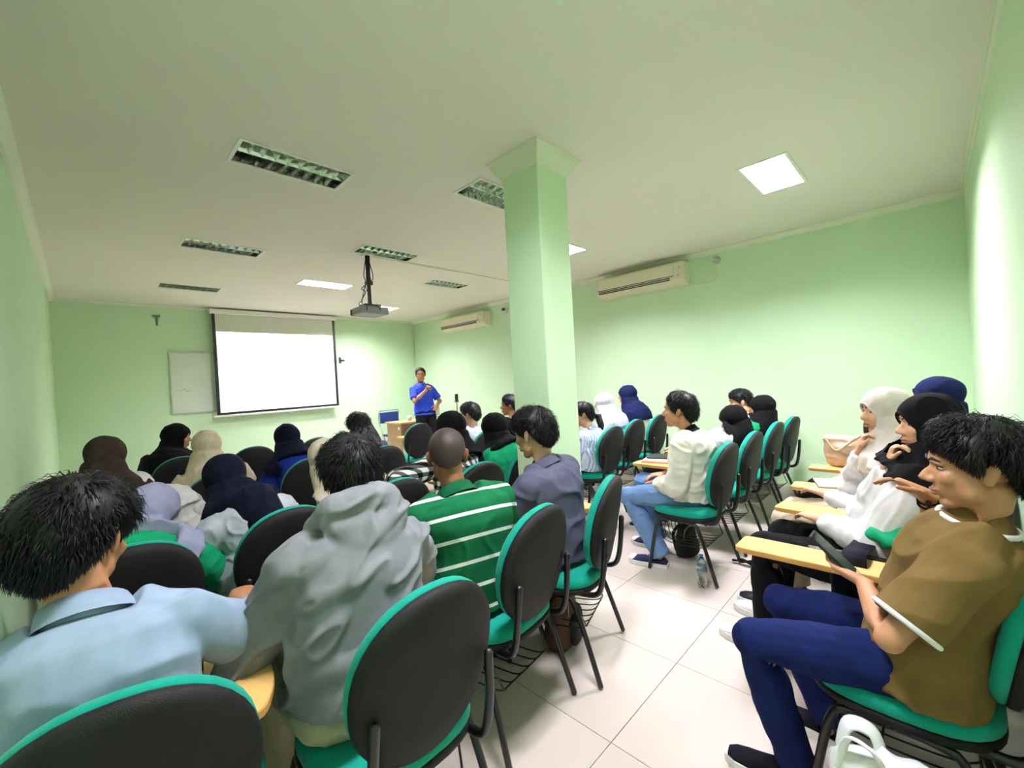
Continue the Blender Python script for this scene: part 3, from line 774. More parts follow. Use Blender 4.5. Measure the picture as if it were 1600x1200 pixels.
PEOPLE = []
def person(label, loc, rot=0.0, head=None, hyaw=0.0, hpitch=0.0, hroll=0.0, wl=(-0.12, 0.33, 0.63), wr=(0.12, 0.33, 0.63), hl=None, hr=None,
           sc=1.0, female=False, skin='mid', top=None, sleeve='long', loose=0.02, bottom=None, feet=None, knees=None, shoe_m=None, shoe_kw=None,
           hair='short', hair_kw=None, hijab=None, drape=0.55, voxel=0.009, face=True, hipz=0.545, fold=0.006, ffreq=9.0, seed=1, standing=False,
           hood=False, collar=None, el=None, er=None, twist=0.0, legs=True, hem=None, stretch=(1, 1, 1), frot=None, bulk=1.0, trim=None, watch=None, whl=None, whr=None, capebulk=1.0, veil=False):
    rz = math.radians(rot)
    root = empty('person', (loc[0], loc[1], 0), rz, label, 'person')
    RI = Matrix.Rotation(-rz, 3, 'Z')
    hc = RI @ (V(head) - V((loc[0], loc[1], 0)))           # head centre in the person's own frame
    HM = Matrix.Translation(hc) @ Euler((math.radians(hpitch), math.radians(hroll), math.radians(hyaw)-rz), 'ZXY' if False else 'XYZ').to_matrix().to_4x4()
    # head rotation: pitch and roll first, then turn about the vertical
    HM = Matrix.Translation(hc) @ Matrix.Rotation(math.radians(hyaw)-rz, 4, 'Z') @ Matrix.Rotation(math.radians(hpitch), 4, 'X') @ Matrix.Rotation(math.radians(hroll), 4, 'Y')
    P0 = V((0, 0, hipz))
    if whl is not None: wl = HM @ V(whl)
    if whr is not None: wr = HM @ V(whr)
    lean = (hc - V((0, 0, 0.16)) - P0)
    ldir = lean.normalized()
    N = hc - ldir*0.105*sc - V((0, 0, 0.062))*sc + V((0.0, -0.03, 0))*sc      # base of the neck
    ctrl = P0 + V((0, -0.03 if not standing else 0.0, 0.27*sc))
    def spine(t): return P0*(1-t)**2 + ctrl*2*t*(1-t) + N*t*t
    def frame(t):
        tg = (spine(min(1, t+0.05)) - spine(max(0, t-0.05))).normalized()
        tw = math.radians(twist)*t
        r0_ = V((math.cos(tw), math.sin(tw), 0)); r = (r0_ - tg*r0_.dot(tg)*0.35).normalized()
        return r, tg.cross(r).normalized()
    if female: prof = [(-0.12, .15, .115), (0, .168, .125), (.15, .165, .122), (.4, .128, .10), (.62, .142, .115), (.8, .15, .1), (.92, .115, .075), (1, .058, .055)]
    else: prof = [(-0.12, .15, .115), (0, .165, .122), (.15, .165, .122), (.4, .15, .112), (.65, .168, .12), (.82, .172, .105), (.93, .125, .08), (1, .062, .06)]
    prof = [(t, a*sc*bulk, b*sc*bulk) for t, a, b in prof]
    def torso_rings(off, t0=-9, t1=9):
        out = []
        for t, a, b in prof:
            if t < t0 or t > t1: continue
            r, f = frame(max(0, t)); c = spine(t) if t >= 0 else P0 + V((0, 0.01, t*0.5))
            out.append((c, r*(a+off), f*(b+off)))
        return out
    shw = (0.146 if female else 0.166)*sc*bulk
    sr, sf = frame(0.86); sp = spine(0.86)
    l1, l2 = 0.285*sc, 0.25*sc
    arms = []
    sup = (spine(1)-spine(0.8)).normalized()
    for s, tgt, pole in ((-1, wl, el), (1, wr, er)):
        a = sp + sr*s*shw - sup*0.022*sc
        e, w = ik(a, tgt, l1, l2, pole or (s*0.6, -0.5, -0.6)); arms.append((s, a, e, w))
    # legs
    hipj = [V((s*0.09*sc, 0.02, hipz-0.01)) for s in (-1, 1)]
    feet = feet or ([(-0.10, 0.47), (0.10, 0.47)] if not standing else [(-0.1, 0.0), (0.1, 0.03)])
    t1l, t2l = (0.42*sc, 0.43*sc)
    lg = []
    for i, s in enumerate((-1, 1)):
        ft = feet[i]; ank = V((ft[0], ft[1], ft[2] if len(ft) > 2 else 0.10))
        kn, ank = ik(hipj[i], ank, t1l, t2l, (s*0.12 + (knees[i] if knees else 0), 1, 0.5)); lg.append((s, hipj[i], kn, ank))
    vx = voxel
    # ---- body
    bm = bmesh.new()
    head_geo(bm, HM, sc if not female else sc*0.96, hijab is None)
    nk = HM @ V((0, -0.022, -0.055)); tube(bm, [N - ldir*0.03, N.lerp(nk, 0.5)+V((0, -0.004, 0)), nk], [0.066*sc, 0.054*sc, 0.055*sc], 12)
    loft(bm, torso_rings(-0.026), 16)
    for s, a, e, w in arms:
        tube(bm, [sp + sr*s*shw*0.55, a, a.lerp(e, .35), e, e.lerp(w, .35), w], [.04*sc, .045*sc, .043*sc, .036*sc, .038*sc, .0245*sc], 12)
        ball(bm, e, .037*sc)
        hs = hl if s < 0 else hr
        d0 = (w-e).normalized()
        hd = V(hs['d']) if hs and 'd' in hs else d0 + V((-s*0.2, 0.2, -0.1))
        hn = V(hs['n']) if hs and 'n' in hs else V((0, 0, -1))
        th = hs.get('side') if hs and 'side' in hs else None
        side = th if th is not None else (1 if (hd.cross(hn)).dot(V((-s, 0.3, 0.3))) > 0 else -1)
        hand_geo(bm, w + d0*0.012, hd, hn, side, (hs or {}).get('curl', 0.55), sc*(0.93 if female else 1.0), curls=(hs or {}).get('curls'))
    if legs:
        for s, hj, kn, an in lg:
            tube(bm, [hj, hj.lerp(kn, .5), kn, kn.lerp(an, .35), an, V((an.x, an.y, 0.05))], [.055*sc, .056*sc, .044*sc, .044*sc, .033*sc, .033*sc], 12)
    body = remesh(bm, vx if voxel < 0.0085 else 0.008, 3)
    from_me('body', body, skin_mat(skin), root, True)
    # ---- shirt, jacket or dress
    bm = bmesh.new()
    rg = torso_rings(loose)
    if hem is not None:
        r, f = frame(0.0); rg = [(P0+V((0, 0.015, hem)), r*(prof[1][1]+loose+0.012), f*(prof[1][2]+loose+0.02))] + rg[1 if hem <= 0 else 2:]
    if rg: loft(bm, rg[:-1] + [(spine(0.985), frame(1)[0]*0.078*sc, frame(1)[1]*0.074*sc)], 20)
    for s, a, e, w in arms:
        k = loose
        ins = sp + sr*s*shw*0.45 + sup*0.012*sc
        if sleeve == 'long':
            pts = [ins, a, a.lerp(e, .4), e, e.lerp(w, .4), e.lerp(w, .93)]; rd = [.058*sc+k*.6, .051*sc+k*.75, .047*sc+k*.95, .043*sc+k, .038*sc+k, .029*sc+k*0.55]
        else:
            pts = [ins, a, a.lerp(e, .4), a.lerp(e, .78 if sleeve == 'short' else 1.0)]; rd = [.056*sc+k*.6, .051*sc+k*.75, .050*sc+k*0.85, .049*sc+k*0.95]
        tube(bm, [spine(0.97), spine(0.95).lerp(a, 0.5) + sup*0.012, a + sup*0.004], [.062*sc+k*.3, .054*sc+k*.5, .046*sc+k*.7], 12, ends=False)
        tube(bm, pts, rd, 14, ends=False); ball(bm, a, .050*sc+k*0.75)
        if sleeve != 'short': ball(bm, e, .043*sc+k*0.95)
    if hood:
        # hood lying on the upper back: folded bag of cloth round the neck
        hcx = spine(0.97)
        r, f = frame(0.95)
        ringp = []
        for k in range(17):
            an = PI*(-0.15 + 1.3*k/16)
            ringp.append(hcx + r*math.cos(an)*0.112 - f*math.sin(an)*0.105 + V((0, 0, 0.035 + 0.02*math.sin(an))))
        tube(bm, ringp, [0.03+0.022*math.sin(PI*k/16) for k in range(17)], 10)
        up = (spine(1)-spine(0.8)).normalized()
        loft(bm, [(hcx - f*0.06 + up*0.06, r*0.09, f*0.05), (hcx - f*0.10 + up*0.03, r*0.13, f*0.06), (hcx - f*0.115 - up*0.03, r*0.125, f*0.052), (hcx - f*0.115 - up*0.09, r*0.09, f*0.042), (hcx - f*0.105 - up*0.13, r*0.04, f*0.03)], 16)
    me = remesh(bm, vx, 14 if vx < 0.007 else 8)
    crumple(me, fold, ffreq, seed, stretch, frot)
    shirt = from_me('shirt' if not hood else 'hoodie', me, top, root, True)
    if collar is not None:
        bm = bmesh.new(); r, f = frame(0.97); c = spine(0.985); up = (spine(1)-spine(0.85)).normalized(); rows = []
        for o, z in ((0.006, -0.025), (0.008, 0.0), (0.0, 0.03), (0.010, 0.034), (0.022, 0.0), (0.03, -0.012)):
            rows.append([c + (r*(0.066*sc+o)*math.cos(a) + f*(0.066*sc+o)*math.sin(a)) + up*(z - 0.018*math.sin(a)) for a in (PI/2 + 0.25 + (2*PI-0.5)*k/24 for k in range(25))])
        vs = [[bm.verts.new(p) for p in rw] for rw in rows]
        for A, B in zip(vs, vs[1:]):
            for k in range(24): bm.faces.new((A[k], A[k+1], B[k+1], B[k]))
        from_bm('collar', bm, collar, shirt, True)
    if trim is not None:       # bands at the neckline and sleeve ends
        bm = bmesh.new(); r, f = frame(0.97); c = spine(0.985); up = (spine(1)-spine(0.85)).normalized()
        tube(bm, [c + (r*math.cos(a)+f*math.sin(a))*0.083*sc + up*(0.008-0.014*math.sin(a)) for a in (2*PI*k/24 for k in range(25))], 0.0075, 8, ends=False)
        from_bm('neck_band', bm, trim, shirt, True)
        for s, a, e, w in arms:
            q = a.lerp(e, .77); t = (e-a).normalized(); u, v = frame_of(t); rr = .049*sc+loose*0.95+0.003
            bm = bmesh.new(); tube(bm, [q + (u*math.cos(b)+v*math.sin(b))*rr for b in (2*PI*k/20 for k in range(21))], 0.0068, 8, ends=False)
            from_bm('sleeve_band', bm, trim, shirt, True)
    if hood:
        for s, a, e, w in arms:
            bm = bmesh.new(); tube(bm, [e.lerp(w, .90), e.lerp(w, 1.0)], [.036, .03], 12, ends=False); from_bm('cuff', bm, top, shirt, True)
    if watch is not None:
        s, a, e, w = arms[1] if watch == 1 else arms[0]
        t = (w-e).normalized(); u, v = frame_of(t); q = w - t*0.022
        bm = bmesh.new(); tube(bm, [q-t*0.009, q+t*0.009], [0.031, 0.030], 18, ends=False); wt = from_bm('watch_strap', bm, M_DARK, root, True)
        bm = bmesh.new(); ball(bm, q + V((-0.028, 0.0, 0.0)), (0.009, 0.008, 0.014)); from_bm('watch_face', bm, M_BLACK, wt, True)
    # ---- trousers
    if legs:
        bm = bmesh.new()
        ball(bm, (0, 0.01, hipz-0.015), (.178*sc*bulk, .145*sc, .10*sc))
        for s, hj, kn, an in lg:
            kl = kn + (V((0, 0.02, 0.01)) if not standing else V((0, 0, 0)))
            tube(bm, [hj + (hj-kl).normalized()*0.07 if not standing else hj + V((0, 0, .03)), hj, hj.lerp(kl, .5), kl, kl.lerp(an, .3), kl.lerp(an, 1.04)], [.075*sc, .096*sc, .09*sc, .074*sc, .072*sc, .064*sc], 14, ends=False)
            ball(bm, kl, .073*sc)
        me = remesh(bm, max(vx, 0.007), 4); crumple(me, 0.005, 8, seed+7)
        from_me('trousers' if not (bottom and bottom.name.startswith('skirt')) else 'skirt', me, bottom, root, True)
        for s, hj, kn, an in lg:
            fd = V((s*0.12, 1, 0)); kw = dict(shoe_kw or {})
            if 'fd' in kw: fd = V(kw.pop('fd'))
            h0 = V((an.x, an.y-0.03, 0.0)) if an.z < 0.16 else None
            if h0 is not None: shoe(root, h0, fd, shoe_m or M_DARK, sc, **{k: v for k, v in kw.items()})
    # ---- head cover
    hs = sc if not female else sc*0.96
    kw = dict(hair_kw or {})
    if hijab is not None:
        bm = bmesh.new()
        ball(bm, V((0, -0.012, 0.03))*hs, (0.094*hs, 0.116*hs, 0.104*hs), HM, 20, 14)
        ball(bm, V((0, -0.002, -0.035))*hs, (0.085*hs, 0.097*hs, 0.088*hs), HM, 20, 14)
        HR = HM.to_3x3(); r, f = frame(0.9)
        c1 = HM @ V((0, -0.02, -0.03)); rx = HR @ V((1, 0, 0)); fy = HR @ V((0, 1, 0))
        mid = HM @ V((0, -0.022, -0.085))
        ex = loose + 0.024
        rr = [(c1, rx*0.097*hs, fy*0.110*hs), (mid, (rx+r).normalized()*0.112*hs*capebulk, (fy+f).normalized()*0.116*hs*capebulk)]
        for t, a, b in ((1.0, 0.138, 0.116), (0.94, 0.156, 0.117), (0.86, 0.165, 0.115), (0.74, 0.160, 0.122), (0.6, 0.150, 0.118), (0.45, 0.140, 0.112)):
            if t < drape-0.03: continue
            rq, fq = frame(t); e2 = ex if t < 0.9 else ex*0.6
            if veil and t < 0.9: rr.append((spine(t) - fq*0.035, rq*(0.115-0.05*(0.86-t)), fq*(b*sc*bulk+e2-0.008)))
            else: rr.append((spine(t), rq*(a*sc*bulk+e2), fq*(b*sc*bulk+e2)))
        loft(bm, rr, 22)
        if drape < 0.86 and not veil:
            for s, a, e, w in arms:
                tube(bm, [sp + sr*s*shw*0.3, a, a.lerp(e, max(0.02, 0.86-drape)*1.1)], [.070*sc+ex*0.6, .053*sc+ex*0.9, .05*sc+ex*1.0], 14, ends=False)
        me = remesh(bm, vx, 5)
        crumple(me, 0.005, 10, seed+3, (1, 1, 0.45))
        b2 = bmesh.new(); b2.from_mesh(me); HI = HM.inverted(); kill = []
        for v in b2.verts:
            q = (HI @ v.co)/hs
            if q.y > 0.015 and (q.x/0.058)**2 + ((q.z+0.028)/0.084)**2 < 1: kill.append(v)
        bmesh.ops.delete(b2, geom=kill, context='VERTS')
        b2.to_mesh(me); b2.free()
        hj_o = from_me('hijab', me, hijab, root, True)
        bm = bmesh.new(); rim = []
        for k in range(29):
            a = 2*PI*k/28; x, z = 0.059*math.sin(a), -0.028+0.085*math.cos(a)
            q1 = 1-(x/0.094)**2-((z-0.03)/0.104)**2; q2 = 1-(x/0.085)**2-((z+0.035)/0.088)**2
            y = max(-0.012+0.116*math.sqrt(max(0, q1)), -0.002+0.097*math.sqrt(max(0, q2)))
            rim.append(HM @ (V((x, y-0.002, z))*hs))
        tube(bm, rim, 0.0065, 8, ends=False); from_bm('face_edge', bm, hijab, hj_o, True)
    elif hair == 'short': hair_cap(HM, root, hair, seed, hs, **kw)
    elif hair == 'long':
        ln = kw.pop('fall', 0.26); hair_cap(HM, root, hair, seed, hs, **kw)
        bm = bmesh.new(); bk = HM @ V((0, -0.06, 0.0)); r, f = frame(0.9)
        c2 = spine(0.9) - f*0.10; c3 = c2 - (spine(1)-spine(.8)).normalized()*(ln-0.16)
        rx = HM.to_3x3() @ V((1, 0, 0))
        loft(bm, [(HM @ V((0, -0.05, 0.06)), rx*0.085, (HM.to_3x3() @ V((0, 0.06, 0)))), (bk, rx*0.1, f*0.062), (bk.lerp(c2, .6), rx*0.115, f*0.055), (c2, r*0.118, f*0.045), (c3, r*0.08, f*0.025)], 18)
        me = remesh(bm, vx, 3); crumple(me, 0.007, 16, seed, (1.6, 1.6, 0.4)); from_me('hair_fall', me, M_HAIR, root, True)
    elif hair == 'tail':
        hair_cap(HM, root, hair, seed, hs, **kw)
        tubeo('ponytail', [HM @ V((0, -0.10, 0.0)), HM @ V((0.01, -0.15, -0.04)), HM @ V((0.02, -0.16, -0.14)), HM @ V((0.035, -0.14, -0.25))], [0.026, 0.036, 0.033]+[0.03]*0+[0.010], M_HAIR, root, 12)
    if face: face_parts(HM, root, hs)
    root['_hm'] = 0; del root['_hm']
    PEOPLE.append((label, round((N-P0).length, 3)))
    return dict(root=root, HM=HM, arms=arms, frame=frame, spine=spine, shirt=shirt, legs=lg)
# cloths
C_BLUE = fabric('light_blue_cotton', (150, 168, 190)); C_GREY = fabric('grey_fleece', (124, 126, 130), var=0.12)
C_STR = stripes('green_striped_jersey', (18, 98, 60), (226, 232, 222), 2, 0.09, 0.15, tilt=(0.38, 0, 0), offset=0.3)
C_SLATE = fabric('slate_cotton', (86, 86, 106)); C_CREAMJ = fabric('cream_jacket_cloth', (212, 208, 194)); C_BROWN = fabric('olive_brown_cotton', (112, 90, 52))
C_NAVY = fabric('navy_denim', (18, 30, 78)); C_JEAN = fabric('light_denim', (106, 136, 182)); C_BLACK = fabric('black_cloth', (12, 11, 14)); C_DNAVY = fabric('dark_navy_cloth', (12, 15, 34))
C_KHAKI = fabric('khaki_cotton', (176, 168, 138)); C_BEIGE = fabric('beige_cloth', (202, 186, 162)); C_CREAM = fabric('cream_cloth', (222, 206, 186)); C_WHITE = fabric('white_cloth', (214, 212, 212))
C_LAV = fabric('lavender_cloth', (148, 148, 174)); C_GREEN = fabric('green_cloth', (22, 148, 100)); C_DBROWN = fabric('dark_brown_cloth', (58, 46, 40)); C_ROYAL = fabric('royal_blue_cloth', (26, 46, 134))
C_NAVYH = fabric('navy_hijab_cloth', (20, 26, 66)); C_PGREY = fabric('pale_grey_cloth', (196, 196, 204)); C_LGREY = fabric('light_grey_cloth', (176, 182, 188)); C_LECT = fabric('bright_blue_cotton', (52, 78, 204)); C_PURP = fabric('purple_print', (92, 80, 108), var=0.45)
C_BSTR = stripes('blue_pinstripe', (214, 222, 238), (140, 162, 206), 0, 0.022, 0.35); C_PLAID = plaid('checked_flannel')
C_DGREEN = fabric('bottle_green_rib', (16, 88, 54)); C_OFFW = fabric('off_white_cloth', (204, 195, 184)); C_MAROON = fabric('dark_trouser', (26, 24, 30))
M_BUZZ = mat('shaven_hair', (50, 37, 32), rough=0.6, var=0.2, vscale=120)
LH = dict(d=(0.4, 0.8, -0.1), n=(0, 0, -1)); RH = dict(d=(-0.4, 0.8, -0.1), n=(0, 0, -1))

# --- nearest row
person('person in a light blue shirt leaning on a tablet, bottom left', (0.015, 1.31), 0, pix(122, 846, y=1.42), hyaw=-32, hpitch=-18, wl=(-0.06, 0.36, 0.72), wr=(0.33, 0.36, 0.73), er=(0.5, -0.5, -0.7), el=(-0.05, -0.6, -0.6),
       hr=dict(d=(0.3, 0.9, 0), n=(0, 0, -1), curl=0.7), top=C_BLUE, bottom=C_BLACK, skin='tan', voxel=0.006, collar=C_BLUE, loose=0.02, fold=0.010, ffreq=4.5, seed=3, twist=-12,
       hair_kw=dict(vol=0.034, strands=8000, length=0.042, width=0.0014, fringe=0.01, messy=0.2, nape=0.022), bulk=0.95)
person('person in a grey hooded sweatshirt seen from behind', (0.545, 1.24), 0, pix(548, 744, y=1.40), hyaw=-14, hpitch=-6, wl=(-0.10, 0.33, 0.70), wr=(0.15, 0.36, 0.72), el=(-0.7, -0.5, -0.4), er=(0.9, -0.3, -0.5),
       top=C_GREY, bottom=C_KHAKI, skin='mid', voxel=0.006, hood=True, loose=0.036, fold=0.013, ffreq=4.5, seed=11, stretch=(0.7, 1, 2.4), frot=((0.8, 0, -0.6), (0, 1, 0), (0.6, 0, 0.8)), hair_kw=dict(vol=0.024, strands=7000, length=0.045, width=0.0013), bulk=1.08, hem=0.035)
person('person with shaven head in a green polo with white stripes', (1.14, 1.44), -14, pix(699, 712, y=1.53), hyaw=-34, hpitch=-8, wl=(-0.14, 0.33, 0.70), wr=(0.16, 0.36, 0.72), el=(-0.9, -0.4, -0.5),
       top=C_STR, bottom=C_BLACK, skin='dark', voxel=0.006, sleeve='elbow', collar=C_DGREEN, loose=0.03, fold=0.004, ffreq=6, seed=5, hair_kw=dict(vol=0.001, strands=0, m=M_BUZZ, nape=-0.028), bulk=1.14, hem=-0.03)
person('person in a slate grey shirt looking left, in front of the pillar', (1.715, 1.43), 4, pix(833, 678, y=1.50), hyaw=8, hpitch=-12, wl=(-0.10, 0.36, 0.71), wr=(0.15, 0.30, 0.72),
       top=C_SLATE, bottom=C_NAVY, skin='light', voxel=0.006, sleeve='elbow', collar=C_SLATE, loose=0.03, fold=0.009, ffreq=5, seed=8, hair_kw=dict(vol=0.026, strands=6500, length=0.045, width=0.0013, fringe=0.025), hem=-0.03)
person('person in a white jacket and light jeans sitting sideways to view', (3.09, 1.24), 3, pix(1060, 642, y=1.33), hyaw=14, hpitch=0, wl=(-0.10, 0.25, 0.60), wr=(0.12, 0.27, 0.62), hl=dict(d=(0.5, 0.8, -0.3), n=(0, 0, -1)),
       top=C_CREAMJ, bottom=C_JEAN, skin='mid', voxel=0.0065, loose=0.036, fold=0.010, ffreq=4.5, seed=14, stretch=(1, 1, 1.6), collar=C_BLACK, hair_kw=dict(vol=0.026, strands=4500, length=0.05, width=0.0018, fringe=-0.012), feet=[(-0.16, 0.22), (0.12, 0.36)],
       shoe_m=fabric('navy_canvas', (40, 44, 78)), shoe_kw=dict(laces=True), hem=-0.04)
# --- right edge
B = person('person in an olive brown shirt holding a phone, right edge', (1.72, 0.04), 0, pix(1522, 731, x=1.67), hyaw=10, hpitch=-5, wl=(-0.055, 0.125, 0.735), wr=(0.22, -0.02, 0.965), er=(0.5, -0.1, -0.9), el=(-0.9, -0.1, -0.35),
       hl=dict(d=(0.42, 0.85, 0.15), n=(0.35, -0.35, 0.85), curl=0.6, side=1), hr=dict(d=(-0.1, 0.8, 0.42), n=(-0.3, 0.4, -0.85), curl=0.6, side=1),
       top=C_BROWN, bottom=C_NAVY, skin='mid', voxel=0.0048, sleeve='short', loose=0.026, sc=0.92, bulk=0.97, fold=0.011, ffreq=4.6, seed=21, trim=C_WHITE, watch=1, feet=[(-0.09, 0.33), (0.20, 0.27)], knees=(-0.1, 0.1),
       shoe_m=fabric('black_canvas', (20, 18, 26)), hair_kw=dict(vol=0.034, strands=9000, length=0.05, width=0.0013, fringe=0.012, messy=0.28), hem=-0.06)
person('person in a black hijab and white sweater with hand at mouth', (2.40, 0.14), -4, pix(1452, 662, x=2.43), hyaw=24, hpitch=-4, female=True, wl=(-0.05, 0.24, 0.70), whr=(-0.02, 0.16, -0.165), er=(0.5, 0.2, -0.9), hr=dict(d=(-0.15, -0.25, 0.9), n=(-0.2, -1, -0.2), curl=1.5),
       top=C_WHITE, bottom=C_BLACK, hijab=C_BLACK, skin='light', voxel=0.007, seed=31, drape=0.8, feet=[(-0.05, 0.48), (0.20, 0.52)], shoe_m=mat('white_leather', (226, 224, 220), rough=0.5), loose=0.03)
person('person in an off-white hijab with fist at chin, beige trousers', (2.92, 0.16), 0, pix(1383, 643, x=2.95), hyaw=30, hpitch=-3, female=True, wl=(-0.06, 0.28, 0.70), whr=(0.0, 0.13, -0.20), er=(0.3, 0.3, -0.9), hr=dict(d=(-0.15, -0.25, 0.9), n=(-0.2, -1, -0.2), curl=1.5),
       top=C_WHITE, bottom=C_BEIGE, hijab=C_OFFW, skin='light', voxel=0.008, seed=32, feet=[(-0.10, 0.50), (0.12, 0.46)], drape=0.6)
person('person in a navy hijab behind the black hijab, against the back wall', (3.50, 0.14), 0, pix(1463, 622, x=3.5), hyaw=10, hpitch=0, female=True, top=C_WHITE, bottom=C_BLACK, hijab=C_NAVYH, skin='mid', voxel=0.009, seed=33)
# --- right side, row of the white jacket
person('person in a black hijab and pale grey sleeves resting face on hand', (3.72, 1.36), 6, pix(1146, 656, y=1.21), hyaw=32, hpitch=-22, female=True, wl=(-0.02, 0.16, 0.86), wr=(0.12, 0.28, 0.70), el=(-0.7, 0.1, -0.6), hl=dict(d=(0.1, 0.1, 0.95), n=(0.3, -0.9, 0), curl=0.9),
       top=C_LGREY, bottom=C_BLACK, hijab=C_BLACK, skin='mid', voxel=0.008, seed=41, drape=0.94)
person('person in a black hijab with green collar, third from the white jacket', (4.40, 1.30), 0, pix(1190, 638, y=1.15), hyaw=15, hpitch=-4, female=True, top=C_GREEN, bottom=C_BLACK, hijab=C_BLACK, skin='mid', voxel=0.009, seed=42, drape=0.92)
person('person with short black hair mostly hidden behind black hijabs', (4.90, 1.30), 0, pix(1156, 628, y=1.47), hyaw=25, hpitch=-10, top=C_WHITE, bottom=C_BLACK, skin='light', voxel=0.009, seed=43, hair_kw=dict(vol=0.022, strands=2200, length=0.04, fringe=0.02))
# --- second row, right of the pillar
person('person with dark ponytail in a pinstriped blouse beside the pillar', (3.58, 2.46), 5, pix(910, 648, y=2.5), hyaw=35, hpitch=-8, female=True, hair='tail', top=C_BSTR, bottom=C_NAVY, skin='light', voxel=0.009, seed=51, loose=0.03, hair_kw=dict(vol=0.014, strands=1800, length=0.05, messy=0.1))
person('person in a pale grey hijab and white top by the right wall', (4.20, 2.54), 0, pix(943, 630, y=2.66), hyaw=12, hpitch=-4, female=True, top=C_WHITE, bottom=C_BLACK, hijab=C_PGREY, voxel=0.009, seed=52, drape=0.62)
person('person in a navy hijab and cream top by the right wall', (4.76, 2.54), 0, pix(980, 618, y=2.68), hyaw=20, hpitch=-4, female=True, top=C_CREAM, bottom=C_NAVY, hijab=C_NAVYH, voxel=0.009, seed=53, drape=0.55)
# --- second row, left
person('person in a lavender hijab and green dress bending down by the left wall', (0.06, 2.20), 0, pix(236, 804, y=2.38), hyaw=-42, hpitch=-32, hroll=8, female=True, top=C_GREEN, bottom=C_GREEN, hijab=C_LAV, skin='mid', voxel=0.0075, seed=61, wr=(0.24, 0.26, 0.74), wl=(0.02, 0.34, 0.72), hr=dict(d=(0, 0.3, 0.9), n=(-0.3, -0.8, 0), curl=1.0), loose=0.03, drape=0.8)
person('person in a dark navy hijab and pale grey shirt, long veil down the back', (0.58, 2.26), 10, pix(352, 750, y=2.46), hyaw=15, hpitch=-24, female=True, top=C_LGREY, bottom=C_LGREY, hijab=C_DNAVY, voxel=0.0075, seed=62, wl=(-0.2, 0.36, 0.7), wr=(0.14, 0.34, 0.7), drape=0.42, loose=0.03, veil=True)
person('person in a cream hijab and green jacket behind the grey hoodie', (1.16, 2.34), 8, pix(508, 718, y=2.55), hyaw=10, hpitch=-12, female=True, top=C_GREEN, bottom=C_BLACK, hijab=C_CREAM, voxel=0.009, seed=63, drape=0.8)
person('person in a black hijab and black and white checked shirt', (1.72, 2.28), 4, pix(704, 670, y=2.38), hyaw=10, hpitch=-8, female=True, top=C_PLAID, bottom=C_BLACK, hijab=C_BLACK, voxel=0.009, seed=64, wl=(-0.40, 0.30, 0.70), el=(-0.9, -0.2, 0.1), loose=0.03, drape=0.8)
person('person in a black hijab and bright green jacket left of the pillar', (2.28, 2.36), 8, pix(772, 670, y=2.45), hyaw=15, hpitch=-6, female=True, top=C_GREEN, bottom=C_BLACK, hijab=C_BLACK, voxel=0.008, seed=65, loose=0.04, drape=0.95, bulk=1.05)
# --- third row
person('person in a dark brown hijab and black top by the left wall', (0.07, 3.42), 0, pix(166, 716, y=3.35), hyaw=-18, hpitch=-14, female=True, top=C_BLACK, bottom=C_BLACK, hijab=C_DBROWN, voxel=0.009, seed=71, drape=0.7)
person('person in a white hijab bent low, only the veil showing above lavender', (0.36, 3.36), 0, pix(212, 772, y=3.42), hyaw=0, hpitch=-40, female=True, top=C_WHITE, bottom=C_BLACK, hijab=C_WHITE, voxel=0.009, seed=72)
person('person in a beige hijab and beige top in the third row', (0.64, 3.60), 0, pix(324, 700, y=3.70), hyaw=-15, hpitch=-8, female=True, top=C_BEIGE, bottom=C_BLACK, hijab=C_BEIGE, voxel=0.009, seed=73, drape=0.55)
person('person in a black hijab and royal blue shirt', (1.18, 3.60), 0, pix(448, 686, y=3.72), hyaw=12, hpitch=-8, female=True, top=C_ROYAL, bottom=C_BLACK, hijab=C_DNAVY, voxel=0.009, seed=74, drape=0.8)
person('person with long black hair in a grey purple printed top', (1.79, 3.58), 0, pix(560, 668, y=3.70), hyaw=0, hpitch=-8, female=True, hair='long', top=C_PURP, bottom=C_BLACK, voxel=0.009, seed=75, hair_kw=dict(vol=0.024, strands=2600, length=0.06, nape=0.03))
person('person with short black hair in a pale grey shirt', (3.02, 3.60), 0, pix(734, 648, y=3.68), hyaw=20, hpitch=-8, top=C_LGREY, bottom=C_BLACK, skin='light', voxel=0.009, seed=76, hair_kw=dict(vol=0.024, strands=2200, length=0.04, fringe=0.02))
person('person with dark hair and dark top half hidden by the pillar', (3.66, 3.60), 0, pix(796, 634, y=3.70), hyaw=35, hpitch=0, top=C_BLACK, bottom=C_BLACK, skin='tan', voxel=0.009, seed=77, hair_kw=dict(vol=0.022, strands=2000, length=0.04, fringe=0.01))
# --- front row
person('person in a black robe turning to the right near the whiteboard', (0.56, 4.82), -35, pix(276, 684, y=4.88), hyaw=-112, hpitch=-4, female=True, top=C_BLACK, bottom=C_BLACK, hijab=C_BLACK, skin='mid', voxel=0.009, seed=81, drape=0.45, loose=0.05)
